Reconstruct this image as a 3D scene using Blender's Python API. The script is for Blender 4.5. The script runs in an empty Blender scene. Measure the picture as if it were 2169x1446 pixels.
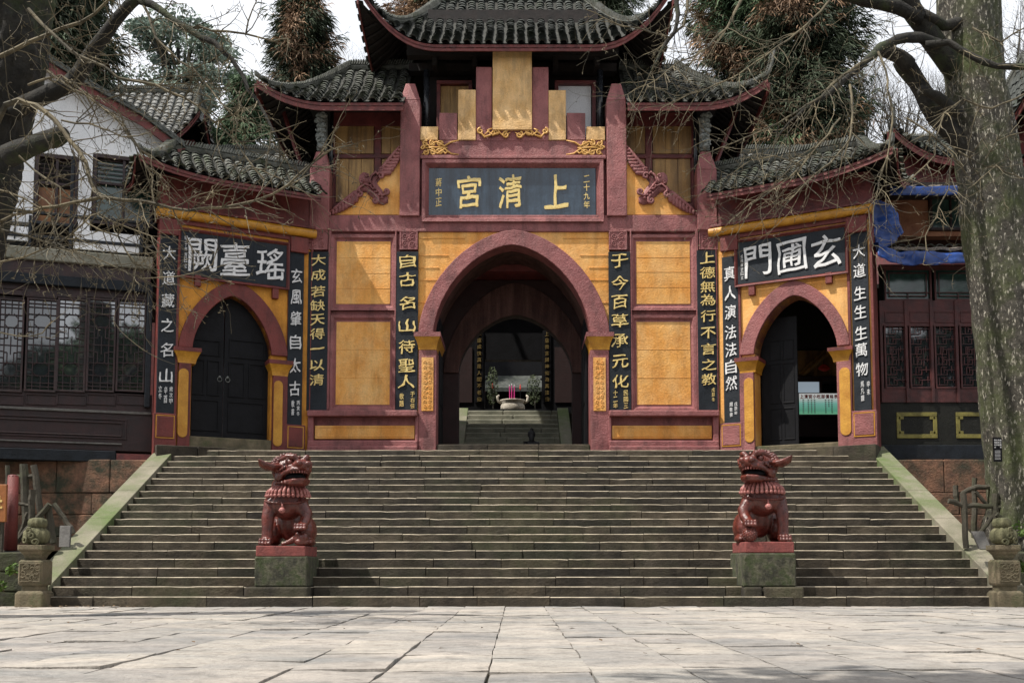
import bpy, bmesh, math, random
import numpy as np
from mathutils import Vector, Matrix, noise
SC = bpy.context.scene
COL = SC.collection
R = math.radians
random.seed(7)

# ------------------------------------------------------------------ camera
FPX, W0, H0 = 2265.0, 2169.0, 1446.0
PITCH, CAMH = R(4.5), 0.612
CX, CY = 1092.0, 1200.0 - FPX * math.tan(PITCH)
cam_d = bpy.data.cameras.new('camera')
cam = bpy.data.objects.new('camera', cam_d)
COL.objects.link(cam)
cam.location = (0, 0, CAMH)
cam.rotation_euler = (R(90) + PITCH, 0, 0)
cam_d.sensor_width = 36
cam_d.lens = 36 * FPX / W0
cam_d.shift_x = -(CX - W0 / 2) / W0
cam_d.shift_y = (CY - H0 / 2) / W0
cam_d.clip_end = 2000
SC.camera = cam

def ray(px, py):
    s, c = math.sin(PITCH), math.cos(PITCH)
    a, b = (px - CX) / FPX, (CY - py) / FPX
    return Vector((a, c - b * s, s + b * c))

def at(px, py, Y):
    """measured photo point -> world point at distance Y"""
    d = ray(px, py)
    return Vector((0, 0, CAMH)) + d * (Y / d.y)

class Frame:
    """vertical wall plane: local x along the wall, local y away from the viewer, z up from z0"""
    def __init__(s, x, y, ang=0.0, z0=0.0):
        s.O = Vector((x, y, 0)); s.a = ang; s.z0 = z0
        s.U = Vector((math.cos(ang), math.sin(ang), 0)); s.V = Vector((-math.sin(ang), math.cos(ang), 0))
    def uz(s, px, py, off=0.0):
        d = ray(px, py); o = Vector((0, 0, CAMH))
        t = ((s.O + s.V * off) - o).dot(s.V) / d.dot(s.V)
        p = o + d * t
        return (p - s.O).dot(s.U), p.z - s.z0
    def rect(s, x0, x1, y0, y1, off=0.0):
        xc, yc = (x0 + x1) / 2, (y0 + y1) / 2
        return s.uz(x0, yc, off)[0], s.uz(x1, yc, off)[0], s.uz(xc, y1, off)[1], s.uz(xc, y0, off)[1]

# ------------------------------------------------------------------ materials
def nd(nt, t, **k):
    n = nt.nodes.new(t)
    for a, b in k.items(): setattr(n, a, b)
    return n
def ramp(nt, src, stops):
    r = nd(nt, 'ShaderNodeValToRGB'); e = r.color_ramp.elements
    while len(e) > 1: e.remove(e[0])
    e[0].position = stops[0][0]; e[0].color = (*stops[0][1], 1)
    for p, c in stops[1:]:
        k = e.new(p); k.color = (*c, 1)
    nt.links.new(src, r.inputs[0]); return r.outputs[0]
def mixc(nt, f, a, b, mode='MIX'):
    m = nd(nt, 'ShaderNodeMix', data_type='RGBA', blend_type=mode)
    for s, v in ((0, f), (6, a), (7, b)):
        if isinstance(v, (int, float)): m.inputs[s].default_value = v
        elif isinstance(v, tuple): m.inputs[s].default_value = (*v, 1)
        else: nt.links.new(v, m.inputs[s])
    return m.outputs[2]
def noisef(nt, co, sc, det=5, rough=.6, scale3=None):
    if scale3:
        mp = nd(nt, 'ShaderNodeMapping'); mp.inputs['Scale'].default_value = scale3
        nt.links.new(co, mp.inputs[0]); co = mp.outputs[0]
    n = nd(nt, 'ShaderNodeTexNoise'); n.inputs['Scale'].default_value = sc
    n.inputs['Detail'].default_value = det; n.inputs['Roughness'].default_value = rough
    nt.links.new(co, n.inputs['Vector']); return n.outputs['Fac']
MATS = {}
def mat(name, c1, c2=None, sc=3.0, rough=.75, bump=.25, bsc=40, stain=None, stain_amt=.5, stain_sc=(1.2, 1.2, .35), stain_r=(.42, .7),
        streak=None, metal=0, spec=.5, lo=.35, hi=.65, moss=None, moss_lo=.5, moss_hi=.7, moss_sc=1.5, dirt=0.0, island=0.0):
    m = bpy.data.materials.new(name); m.use_nodes = True; nt = m.node_tree; nt.nodes.clear()
    out = nd(nt, 'ShaderNodeOutputMaterial'); b = nd(nt, 'ShaderNodeBsdfPrincipled')
    nt.links.new(b.outputs[0], out.inputs[0])
    tc = nd(nt, 'ShaderNodeTexCoord').outputs['Object']
    c2 = c2 or tuple(x * .75 for x in c1)
    col = ramp(nt, noisef(nt, tc, sc), [(lo, c2), (hi, c1)])
    if stain:
        f = ramp(nt, noisef(nt, tc, 1.0, 6, .65, stain_sc), [(stain_r[0], (0, 0, 0)), (stain_r[1], (stain_amt,) * 3)])
        col = mixc(nt, f, col, stain)
    if moss:
        f = ramp(nt, noisef(nt, tc, moss_sc, 8, .7), [(moss_lo, (0, 0, 0)), (moss_hi, (1, 1, 1))])
        col = mixc(nt, f, col, moss)
    if dirt:   # rain streaks, scuffs and faded patches
        f = ramp(nt, noisef(nt, tc, 1.0, 7, .7, (4, 4, .8)), [(.36, (1 - dirt * .75,) * 3), (.5, (1, 1, 1)), (.66, (1 + dirt * .22,) * 3)])
        col = mixc(nt, 1.0, col, f, 'MULTIPLY')
        f = ramp(nt, noisef(nt, tc, 6.5, 9, .78), [(.30, (1 - dirt,) * 3), (.40, (1, 1, 1)), (.68, (1, 1, 1)), (.76, (1 + dirt * .8,) * 3)])
        col = mixc(nt, 1.0, col, f, 'MULTIPLY')
    if island:
        gi = nd(nt, 'ShaderNodeNewGeometry').outputs['Random Per Island']
        col = mixc(nt, 1.0, col, ramp(nt, gi, [(0, (1 - island, 1 - island, 1 - island * .9)), (.5, (1, 1, 1)), (1, (1 + island, 1 + island * .9, 1 + island * .75))]), 'MULTIPLY')
    # fine grain
    g = ramp(nt, noisef(nt, tc, bsc * 1.7, 4, .7), [(.3, (.82,) * 3), (.7, (1.12,) * 3)])
    col = mixc(nt, 1.0, col, g, 'MULTIPLY')
    nt.links.new(col, b.inputs['Base Color'])
    rr = nd(nt, 'ShaderNodeMapRange'); rr.inputs[3].default_value = max(rough - .12, .03); rr.inputs[4].default_value = min(rough + .12, 1)
    nt.links.new(noisef(nt, tc, sc * 2.3), rr.inputs[0]); nt.links.new(rr.outputs[0], b.inputs['Roughness'])
    b.inputs['Metallic'].default_value = metal
    b.inputs['Specular IOR Level'].default_value = spec
    if bump:
        bp = nd(nt, 'ShaderNodeBump'); bp.inputs['Strength'].default_value = bump; bp.inputs['Distance'].default_value = .03
        n1 = noisef(nt, tc, bsc, 6, .7); n2 = noisef(nt, tc, bsc * .13, 3, .5)
        ad = nd(nt, 'ShaderNodeMath', operation='ADD'); nt.links.new(n1, ad.inputs[0]); nt.links.new(n2, ad.inputs[1])
        nt.links.new(ad.outputs[0], bp.inputs['Height']); nt.links.new(bp.outputs[0], b.inputs['Normal'])
    m['_'] = 1
    MATS[name] = m
    return m

M = {}
M['pink'] = mat('dusty_red_render', (.31, .10, .097), (.19, .054, .054), 2.2, .55, .8, 26, stain=(.38, .16, .145), stain_amt=.4, dirt=.5)
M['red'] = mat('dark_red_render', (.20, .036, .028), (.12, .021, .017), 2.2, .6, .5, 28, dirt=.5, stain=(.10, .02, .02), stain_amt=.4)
M['redwood'] = mat('red_timber', (.17, .032, .028), (.085, .018, .018), 4, .55, .3, 22)
M['fascia'] = mat('red_eave_board', (.19, .042, .035), (.09, .019, .017), 5, .6, .3, 20)
M['yellow'] = mat('yellow_limewash', (.80, .385, .085), (.66, .275, .048), 1.6, .7, .5, 22, stain=(.84, .56, .24), stain_amt=.6, stain_sc=(1.6, 1.6, 1.1), dirt=.26)
M['yellow2'] = mat('pale_yellow_plaster', (.80, .52, .24), (.66, .38, .13), 2.8, .65, .8, 22, dirt=.4, stain=(.45, .26, .10), stain_amt=.4)
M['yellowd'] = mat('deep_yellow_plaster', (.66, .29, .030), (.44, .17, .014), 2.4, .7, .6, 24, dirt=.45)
M['ochre'] = mat('ochre_gloss_paint', (.62, .30, .03), (.42, .18, .012), 5, .38, .15, 25)
M['board'] = mat('blue_black_board', (.017, .022, .029), (.009, .012, .016), 3, .6, .4, 30, stain=(.035, .042, .05), stain_amt=.4, spec=.25)
M['plaque'] = mat('glossy_slate_plaque', (.045, .072, .105), (.024, .04, .06), 2, .18, .12, 10, stain=(.008, .012, .018), stain_amt=.9, stain_sc=(5, 5, .5), spec=.7)
M['gold'] = mat('gold_leaf_paint', (.90, .72, .30), (.74, .52, .17), 20, .4, .1, 60, metal=.0)
M['white'] = mat('white_paint', (.80, .80, .80), (.66, .66, .66), 14, .6, .1, 60)
M['tile'] = mat('mossy_grey_roof_tile', (.155, .155, .138), (.055, .06, .05), 7, .85, .5, 30, moss=(.045, .06, .025), moss_lo=.45, moss_hi=.68, moss_sc=2.2)
M['tilelt'] = mat('pale_grey_roof_tile', (.24, .24, .23), (.11, .11, .10), 7, .85, .5, 30, moss=(.06, .065, .04), moss_lo=.55, moss_hi=.75, moss_sc=2.2)
M['tiledk'] = mat('dark_roof_tile', (.07, .075, .068), (.025, .03, .026), 7, .8, .5, 30, moss=(.03, .04, .02))
M['pan'] = mat('roof_pan_tile', (.05, .05, .042), (.022, .022, .018), 9, .9, .5, 30)
M['ridge'] = mat('weathered_ridge_mortar', (.20, .20, .18), (.07, .075, .06), 6, .85, .5, 20, moss=(.045, .055, .025), moss_lo=.5, moss_hi=.66, moss_sc=3)
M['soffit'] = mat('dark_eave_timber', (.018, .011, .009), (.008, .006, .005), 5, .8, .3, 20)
M['black'] = mat('black_lacquer', (.008, .008, .010), (.004, .004, .005), 4, .6, .2, 15, spec=.18)
M['wood'] = mat('yellow_plank', (.52, .31, .11), (.30, .16, .05), 1.0, .6, .3, 20, stain=(.10, .06, .03), stain_amt=.8, stain_sc=(9, 9, .7))
M['step'] = mat('mossy_stair_stone', (.052, .040, .025), (.022, .017, .010), 1.6, .9, .8, 26, moss=(.045, .052, .022), moss_lo=.50, moss_hi=.76, moss_sc=.45, dirt=.45, island=.38, stain=(.17, .14, .10), stain_amt=.4, stain_sc=(1.5, 1.5, 3))
M['ramp'] = mat('pale_green_ramp_stone', (.25, .225, .17), (.15, .145, .095), 1.5, .9, .5, 26, moss=(.10, .135, .045), moss_lo=.45, moss_hi=.62, moss_sc=.5)
M['pillar'] = mat('carved_sandstone', (.20, .16, .10), (.10, .085, .05), 4, .9, .7, 30, moss=(.075, .085, .035), moss_lo=.5, moss_hi=.7, moss_sc=3)
M['mossblock'] = mat('moss_streaked_stone', (.16, .15, .10), (.03, .03, .018), 5, .9, .8, 24, moss=(.035, .048, .014), moss_lo=.45, moss_hi=.62, moss_sc=5.2, stain=(.02, .02, .013), stain_amt=.95, stain_sc=(9, 9, 2.2))
M['lion'] = mat('glazed_oxblood_clay', (.145, .028, .017), (.05, .010, .007), 9, .30, .4, 16, stain=(.24, .085, .07), stain_amt=.22, stain_sc=(5, 5, 5), spec=.6)
M['lionbase'] = mat('red_plinth_stone', (.26, .065, .055), (.15, .04, .035), 6, .8, .6, 30)
M['sandwall'] = mat('red_sandstone_block', (.26, .13, .075), (.11, .055, .035), 3, .9, 1.0, 20, moss=(.035, .036, .02), moss_lo=.44, moss_hi=.6, moss_sc=1.1)
M['darkwall'] = mat('mossy_bank_stone', (.07, .062, .04), (.028, .028, .016), 3, .95, .8, 20, moss=(.035, .05, .012))
M['whitewall'] = mat('white_limewash', (.90, .90, .91), (.80, .81, .83), 1.2, .8, .15, 20, stain=(.45, .46, .46), stain_amt=.35)
M['maroon'] = mat('maroon_timber', (.032, .009, .008), (.014, .005, .005), 4, .5, .3, 22)
M['bluebk'] = mat('blue_black_timber', (.012, .016, .022), (.006, .008, .011), 4, .6, .3, 22, spec=.25)
M['greenbk'] = mat('black_green_plaster', (.016, .016, .012), (.009, .009, .007), 3, .65, .4, 22, spec=.25)
M['olive'] = mat('olive_yellow_paint', (.22, .19, .04), (.12, .10, .02), 5, .6, .2, 22)
M['orange'] = mat('orange_brown_plaster', (.42, .19, .10), (.27, .11, .06), 2, .8, .4, 22)
M['tarp'] = mat('blue_tarpaulin', (.010, .052, .24), (.006, .028, .13), 3, .4, .15, 8)
M['debris'] = mat('leaf_litter', (.30, .26, .22), (.10, .085, .07), 40, .95, 1.0, 50)
M['bark'] = mat('mossy_bark', (.075, .066, .052), (.022, .02, .014), 9, .95, 1.0, 14, moss=(.06, .075, .02), moss_lo=.45, moss_hi=.68, moss_sc=1.1, stain=(.50, .46, .38), stain_amt=1.0, stain_sc=(26, 26, 9), stain_r=(.56, .64))
M['barkd'] = mat('dark_wet_bark', (.026, .023, .017), (.010, .009, .007), 5, .95, 1.0, 14, moss=(.04, .055, .015), moss_lo=.5, moss_hi=.66, moss_sc=1.1)
M['twig'] = mat('lichened_twig', (.19, .155, .092), (.04, .035, .023), 3, .9, .2, 30)
M['twigd'] = mat('dark_twig', (.06, .053, .04), (.025, .022, .017), 3, .9, .2, 30)
M['log'] = mat('weathered_log', (.075, .065, .048), (.05, .045, .03), 6, .9, .5, 20, moss=(.05, .06, .02))
M['grey'] = mat('grey_stone_slab', (.13, .125, .115), (.08, .075, .07), 6, .9, .5, 20)
M['conc'] = mat('pale_carved_bracket', (.30, .31, .29), (.10, .11, .10), 14, .8, .6, 40)
M['hair'] = mat('black_cloth', (.012, .012, .013), (.007, .007, .008), 20, .8, .1, 40)
M['pinkstick'] = mat('magenta_incense', (.75, .05, .30), (.6, .03, .22), 10, .6, 0, 20)
M['burner'] = mat('pale_carved_burner_stone', (.62, .56, .46), (.30, .26, .20), 12, .7, .8, 30)
M['lantern'] = mat('red_paper', (.85, .08, .05), (.5, .03, .02), 10, .6, .2, 30)
M['blackpole'] = mat('black_drain_pipe', (.02, .022, .026), (.012, .013, .016), 4, .25, .05, 10)
M['soil'] = mat('dark_soil', (.06, .05, .035), (.03, .025, .016), 3, 1, .6, 15, moss=(.04, .05, .015))

def leafmat(name, c1, c2, trans=.25, sc=.8):
    m = bpy.data.materials.new(name); m.use_nodes = True; nt = m.node_tree; b = nt.nodes['Principled BSDF']
    tc = nd(nt, 'ShaderNodeTexCoord').outputs['Object']
    oi = nd(nt, 'ShaderNodeNewGeometry').outputs['Random Per Island']
    a = ramp(nt, noisef(nt, tc, sc, 4), [(.38, c2), (.62, c1)])
    g = ramp(nt, oi, [(0, (.55,) * 3), (1, (1.35,) * 3)])
    nt.links.new(mixc(nt, 1.0, a, g, 'MULTIPLY'), b.inputs['Base Color'])
    b.inputs['Roughness'].default_value = .7; b.inputs['Specular IOR Level'].default_value = .3
    return m
M['needle'] = leafmat('green_cedar_spray', (.085, .135, .06), (.04, .075, .035))
M['needledk'] = leafmat('dark_cedar_spray', (.055, .075, .038), (.028, .04, .022))
M['needlebr'] = leafmat('brown_cedar_spray', (.30, .185, .105), (.14, .085, .05))
M['palegreen'] = leafmat('pale_hazy_leaf', (.30, .36, .29), (.14, .19, .16))  # distance haze put into the leaf colour
M['weed'] = leafmat('bright_leaf', (.10, .17, .03), (.04, .08, .02))
M['court'] = leafmat('courtyard_leaf', (.30, .34, .16), (.09, .12, .05))

# ------------------------------------------------------------------ mesh builder
class MB:
    def __init__(s): s.v = []; s.f = []
    def add(s, vs, fs):
        n = len(s.v); s.v.extend([tuple(v) for v in vs]); s.f.extend([tuple(i + n for i in f) for f in fs])
    def hexa(s, p):
        s.add(p, [(0, 3, 2, 1), (4, 5, 6, 7), (0, 1, 5, 4), (1, 2, 6, 5), (2, 3, 7, 6), (3, 0, 4, 7)])
    def box(s, x0, x1, y0, y1, z0, z1, j=0.0):
        if x0 > x1: x0, x1 = x1, x0
        if y0 > y1: y0, y1 = y1, y0
        if z0 > z1: z0, z1 = z1, z0
        q = lambda: random.uniform(-j, j) if j else 0.0
        s.hexa([(x0 + q(), y0 + q(), z0), (x1 + q(), y0 + q(), z0), (x1 + q(), y1, z0), (x0 + q(), y1, z0),
                (x0 + q(), y0 + q(), z1 + q()), (x1 + q(), y0 + q(), z1 + q()), (x1 + q(), y1, z1 + q()), (x0 + q(), y1, z1 + q())])
    def obox(s, c, sx, sy, sz, rx=0, ry=0, rz=0):
        m = Matrix.Rotation(rz, 4, 'Z') @ Matrix.Rotation(ry, 4, 'Y') @ Matrix.Rotation(rx, 4, 'X'); c = Vector(c)
        s.hexa([c + m @ Vector((a * sx / 2, b * sy / 2, d * sz / 2)) for d in (-1, 1) for a, b in ((-1, -1), (1, -1), (1, 1), (-1, 1))])
    def prism(s, poly, y0, y1):
        """polygon in xz (counter-clockwise seen from the front), extruded in y"""
        n = len(poly)
        s.add([(x, y0, z) for x, z in poly] + [(x, y1, z) for x, z in poly],
              [tuple(range(n)), tuple(range(2 * n - 1, n - 1, -1))] + [(i, i + n, (i + 1) % n + n, (i + 1) % n) for i in range(n)])
    def tube(s, pts, rad, n=6, cap=True, flat=1.0):
        pts = [Vector(p) for p in pts]
        if isinstance(rad, (int, float)): rad = [rad] * len(pts)
        prev = None; base = len(s.v); N = len(pts)
        for i, p in enumerate(pts):
            t = (pts[min(i + 1, N - 1)] - pts[max(i - 1, 0)])
            t = t.normalized() if t.length > 1e-9 else Vector((0, 0, 1))
            if prev is None:
                a = Vector((0, 0, 1)) if abs(t.z) < .9 else Vector((1, 0, 0)); u = t.cross(a).normalized()
            else:
                u = prev - t * prev.dot(t); u = u.normalized() if u.length > 1e-6 else prev
            prev = u; w = t.cross(u)
            for k in range(n):
                a = 2 * math.pi * k / n
                s.v.append(tuple(p + (u * math.cos(a) + w * math.sin(a) * flat) * rad[i]))
        for i in range(N - 1):
            for k in range(n):
                a = base + i * n + k; b = base + i * n + (k + 1) % n
                s.f.append((a, b, b + n, a + n))
        if cap:
            s.f.append(tuple(base + k for k in reversed(range(n)))); s.f.append(tuple(base + (N - 1) * n + k for k in range(n)))
    def ell(s, c, r, seg=12, rings=8, rot=None):
        if isinstance(r, (int, float)): r = (r, r, r)
        c = Vector(c); vs = []; fs = []
        for i in range(rings + 1):
            th = math.pi * i / rings
            for k in range(seg):
                a = 2 * math.pi * k / seg
                v = Vector((r[0] * math.sin(th) * math.cos(a), r[1] * math.sin(th) * math.sin(a), r[2] * math.cos(th)))
                if rot: v = rot @ v
                vs.append(c + v)
        for i in range(rings):
            for k in range(seg):
                a = i * seg + k; b = i * seg + (k + 1) % seg
                if i == 0: fs.append((a, a + seg, b + seg))
                elif i == rings - 1: fs.append((a, a + seg, b))
                else: fs.append((a, a + seg, b + seg, b))
        s.add(vs, fs)
    def lathe(s, c, prof, n=16, lobes=0, lob=0.0, sx=1, sy=1):
        c = Vector(c); base = len(s.v); m = len(prof)
        for r, z in prof:
            for k in range(n):
                a = 2 * math.pi * k / n; rr = r * (1 + lob * (abs(math.cos(lobes * a / 2)) - .6)) if lobes else r
                s.v.append((c.x + rr * math.cos(a) * sx, c.y + rr * math.sin(a) * sy, c.z + z))
        for i in range(m - 1):
            for k in range(n):
                a = base + i * n + k; b = base + i * n + (k + 1) % n
                s.f.append((a, b, b + n, a + n))
        s.f.append(tuple(base + k for k in reversed(range(n)))); s.f.append(tuple(base + (m - 1) * n + k for k in range(n)))
    def sheet(s, fn, nu, nv):
        base = len(s.v)
        for i in range(nu + 1):
            for j in range(nv + 1): s.v.append(tuple(fn(i / nu, j / nv)))
        for i in range(nu):
            for j in range(nv):
                a = base + i * (nv + 1) + j; s.f.append((a, a + nv + 1, a + nv + 2, a + 1))
    def build(s, name, m, parent=None, bevel=0.0, smooth=False, seg=2, solid=0.0, xf=None):
        me = bpy.data.meshes.new(name); me.from_pydata(s.v, [], s.f); me.validate(); me.update()
        if xf is not None: me.transform(xf)
        me.materials.append(m if not isinstance(m, str) else M[m])
        if smooth: me.polygons.foreach_set('use_smooth', [True] * len(me.polygons))
        o = bpy.data.objects.new(name, me); COL.objects.link(o)
        if parent: o.parent = parent
        if solid:
            d = o.modifiers.new('s', 'SOLIDIFY'); d.thickness = solid; d.offset = -1
        if bevel:
            b = o.modifiers.new('b', 'BEVEL'); b.width = bevel; b.segments = seg; b.limit_method = 'ANGLE'; b.angle_limit = R(40)
        return o

def tag(o, label=None, cat=None, group=None, kind=None):
    if label: o['label'] = label
    if cat: o['category'] = cat
    if group: o['group'] = group
    if kind: o['kind'] = kind
    return o
def empty(name, loc, rz=0.0, label=None, cat=None, group=None):
    o = bpy.data.objects.new(name, None); COL.objects.link(o); o.location = loc; o.rotation_euler = (0, 0, rz)
    o.empty_display_size = .2
    return tag(o, label, cat, group)
def froot(name, F, **k): return empty(name, (F.O.x, F.O.y, F.z0), F.a, **k)

def text_into(mb, ch, cx, cz, w, h, y, depth=.02, weight=.012, rough=.0, seed=0, brush=True, cur=1.0):
    """one written character as raised lettering on a wall plane (local x, z), front at y-depth"""
    cu = bpy.data.curves.new('t', 'FONT'); cu.body = ch; cu.size = 1; cu.resolution_u = 2
    cu.extrude = .02
    ob = bpy.data.objects.new('t', cu); COL.objects.link(ob)
    bpy.context.view_layer.update(); dg = bpy.context.evaluated_depsgraph_get()
    me = bpy.data.meshes.new_from_object(ob.evaluated_get(dg))
    bpy.data.objects.remove(ob); bpy.data.curves.remove(cu)
    if not me.vertices: return
    if brush:   # split long outline edges so that the brush wobble shows
        bm = bmesh.new(); bm.from_mesh(me)
        es = [e for e in bm.edges if e.calc_length() > .12]
        if es: bmesh.ops.subdivide_edges(bm, edges=es, cuts=2, use_grid_fill=False)
        bmesh.ops.triangulate(bm, faces=bm.faces[:]); bm.to_mesh(me); bm.free()
    vs = [v.co.copy() for v in me.vertices]
    x0, x1 = min(v.x for v in vs), max(v.x for v in vs); y0, y1 = min(v.y for v in vs), max(v.y for v in vs)
    sx = w / max(x1 - x0, .35); sz = h / max(y1 - y0, .35)
    if x1 - x0 < .35 or y1 - y0 < .35: sx = sz = min(sx, sz)
    mx, my = (x0 + x1) / 2, (y0 + y1) / 2
    outv = []
    for v in vs:
        X, Z = (v.x - mx), (v.y - my)
        if brush:
            n = noise.noise_vector(Vector((X * 3.1 + seed * 7.3, Z * 3.1, seed)))
            n2 = noise.noise_vector(Vector((X * 9 + seed, Z * 9, seed * 3.3)))
            X += n.x * .05 * cur + n2.x * .018 * cur; Z += n.y * .05 * cur + X * .10 + n2.y * .018
        outv.append((cx + X * sx, y + (v.z - .02) / .04 * depth, cz + Z * sz))
    # front of the font mesh faces +z -> map to -y
    outv = [(a, y - (b - y) - depth, c) for a, b, c in outv]
    fs = [tuple(p.vertices) for p in me.polygons]
    fs = [tuple(p.vertices) for p in me.polygons]
    wx, wz = weight * sx, weight * sz
    for k, (ax, az) in enumerate(((0, 0), (-1, -.3), (1, .3), (.3, -1), (-.3, 1))):   # brush weight: the stroke outline repeated a hair to each side
        mb.add([(a + ax * wx, b if b > y - 1e-6 else b - k * .0012, c + az * wz) for a, b, c in outv], fs)
    bpy.data.meshes.remove(me)
M['redhall'] = mat('dull_red_timber', (.085, .018, .016), (.04, .010, .010), 4, .6, .3, 22)
M['instep'] = mat('pale_passage_step', (.26, .25, .19), (.15, .15, .11), 3, .85, .4, 26)
M['court2'] = leafmat('shaded_courtyard_leaf', (.10, .12, .05), (.035, .05, .02))
M['leafdry'] = mat('dry_brown_leaf', (.16, .10, .05), (.06, .04, .02), 9, .9, .2, 20)
M['tarplt'] = mat('pale_blue_tarpaulin', (.40, .48, .72), (.16, .22, .50), 2, .4, .1, 8)
M['golddim'] = mat('passage_dimmed_gold', (.34, .24, .07), (.20, .13, .04), 20, .6, .1, 60)  # gold darkened in colour for the dimness deep in the passage
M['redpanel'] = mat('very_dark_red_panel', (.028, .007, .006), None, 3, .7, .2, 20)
M['worn'] = mat('worn_sunlit_step_edge', (.46, .39, .29), (.16, .14, .10), 3, .85, .4, 26)  # worn stone, paled further to paint the sun caught on the nosings
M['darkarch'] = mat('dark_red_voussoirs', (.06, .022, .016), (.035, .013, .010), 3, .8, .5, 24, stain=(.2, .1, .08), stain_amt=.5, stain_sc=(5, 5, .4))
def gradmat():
    m = bpy.data.materials.new('printed_glow_price_sheet'); m.use_nodes = True; nt = m.node_tree; b = nt.nodes['Principled BSDF']
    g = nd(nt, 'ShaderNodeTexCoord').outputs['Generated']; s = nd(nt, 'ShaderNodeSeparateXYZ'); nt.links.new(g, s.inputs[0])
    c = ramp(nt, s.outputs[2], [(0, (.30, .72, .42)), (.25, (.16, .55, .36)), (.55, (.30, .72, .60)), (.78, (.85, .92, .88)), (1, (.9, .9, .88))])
    nt.links.new(c, b.inputs['Base Color']); nt.links.new(c, b.inputs['Emission Color']); b.inputs['Emission Strength'].default_value = .35; b.inputs['Roughness'].default_value = .4  # added glow brightens the sheet in the dim room
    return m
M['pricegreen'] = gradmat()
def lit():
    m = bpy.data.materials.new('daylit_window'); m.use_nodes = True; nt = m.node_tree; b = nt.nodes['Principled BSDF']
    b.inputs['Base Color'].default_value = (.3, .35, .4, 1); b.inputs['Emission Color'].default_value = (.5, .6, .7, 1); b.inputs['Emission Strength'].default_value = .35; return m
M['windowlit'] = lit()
M['signorange'] = mat('orange_sign_board', (.36, .13, .03), (.22, .075, .02), 4, .5, .2, 20)
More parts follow.
